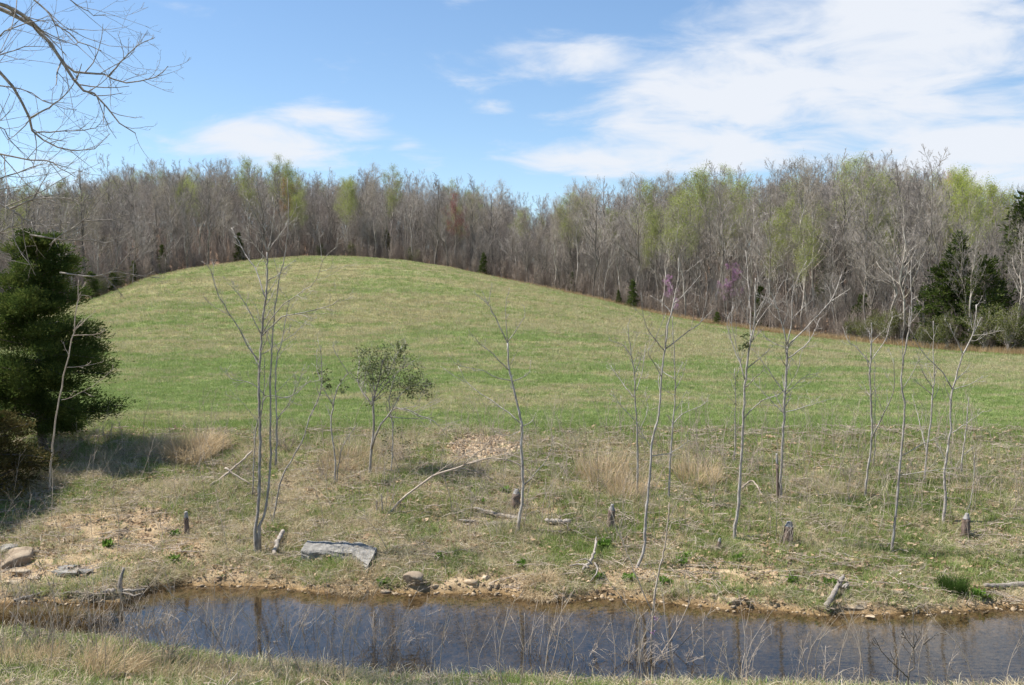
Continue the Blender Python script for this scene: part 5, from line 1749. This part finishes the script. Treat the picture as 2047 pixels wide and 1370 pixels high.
    for k in range(2):
        r2 = np.random.default_rng(90 + k)
        tw = []
        for j in range(4):
            a = r2.uniform(0, 6.28)
            q = np.stack([np.linspace(-.1, .1, 4) * math.cos(a) + r2.normal(0, .05), np.linspace(-.1, .1, 4) * math.sin(a) + r2.normal(0, .05), .02 + .02 * r2.uniform(0, 1, 4)], 1)
            tw.append((q, np.full(4, .0028), 3))
        lv.append(tube_mesh('twig_bits_%d' % k, tw, 'dead_twig'))
    n = 26000
    x = rg.uniform(-9.5, 9.5, n)
    y = rg.uniform(7, 17.5, n)
    k = (((y - yF(x)) > .02) | ((yN(x) - y) > .05)) & in_view(x, y) & (rg.uniform(0, 1, n) < .2 + .9 * fbm(x * 1.4 + 60, y * 1.4, 3))
    x, y = x[k], y[k]
    scatter('leaf_litter', 'fallen leaves and twig bits strewn over both banks', lv, np.stack([x, y, height(x, y) + .01], 1), rots(len(x), .15, rg), rg.uniform(.6, 1.5, len(x)), rg.integers(0, 6, len(x)), cat='litter')
    # --- gravel: the bare patch, the muddy edge and the creek bed
    gv = [stone_mesh('gravel_%d' % k, (.05, .042, .03), 110 + k, 'tan_stone', 4, .08, 2) for k in range(4)]
    n = 2200
    a, b = rg.uniform(-1, 1, n), rg.uniform(-1, 1, n)
    x1, y1 = PIT[0] + a * PIT[2] * 1.1, PIT[1] + b * PIT[3] * 1.1
    k = rg.uniform(0, 1, n) < pit_at(x1, y1)
    x1, y1 = x1[k], y1[k]
    m = 800
    x2 = rg.uniform(-7.5, 7.5, m)
    y2 = yF(x2) + rg.exponential(.22, m) - .12
    m3 = 900
    x3, y3 = rg.uniform(-8.5, 8.5, m3), rg.uniform(12, 16, m3)
    k = rg.uniform(0, 1, m3) < dirt_at(x3, y3)
    x3, y3 = x3[k], y3[k]
    x, y = np.concatenate([x1, x2, x3]), np.concatenate([y1, y2, y3])
    n = len(x)
    s = .35 + rg.exponential(.35, n).clip(0, 1.8)
    scatter('gravel', 'loose tan gravel of the bare patch and the muddy edge', gv, np.stack([x, y, height(x, y) + .004], 1), rots(n, .4, rg), s, rg.integers(0, 4, n), cat='gravel')
    # --- dead weed stalks standing on the bank
    st = []
    for k in range(4):
        r2 = np.random.default_rng(130 + k)
        P = smooth_line(np.array([[0, 0, -.03], [r2.normal(0, .03), r2.normal(0, .03), .3], [r2.normal(0, .1), r2.normal(0, .1), .62]]), 6)[None]
        Rd = np.linspace(.0035, .0012, 6)[None]
        A, Ra = grow(P, Rd, 6, .45, 1, R(35), .28, 3, .2, .1, .6, r2)
        st.append(tube_mesh('weed_%d' % k, pack(P, Rd, 4) + pack(A, Ra, 3, .001), 'dead_twig'))
    x = np.concatenate([rg.uniform(-8, 8, 420), rg.uniform(-1, 8.5, 520), rg.uniform(-5, 5, 240), rg.uniform(-6, -1, 160)])
    y = np.concatenate([rg.uniform(12.6, 17.4, 420), rg.uniform(12.8, 17.2, 520), rg.uniform(7.8, 9.6, 240), rg.uniform(8.6, 10.4, 160)])
    k = ((y - yF(x)) > .3) | ((yN(x) - y) > .0)
    x, y = x[k], y[k]
    scatter('weed_stalks', 'thin dead weed stalks standing over the banks', st, np.stack([x, y, height(x, y)], 1), rots(len(x), .15, rg), rg.uniform(.4, 1.5, len(x)), rg.integers(0, 4, len(x)), cat='weeds')


build_grass()
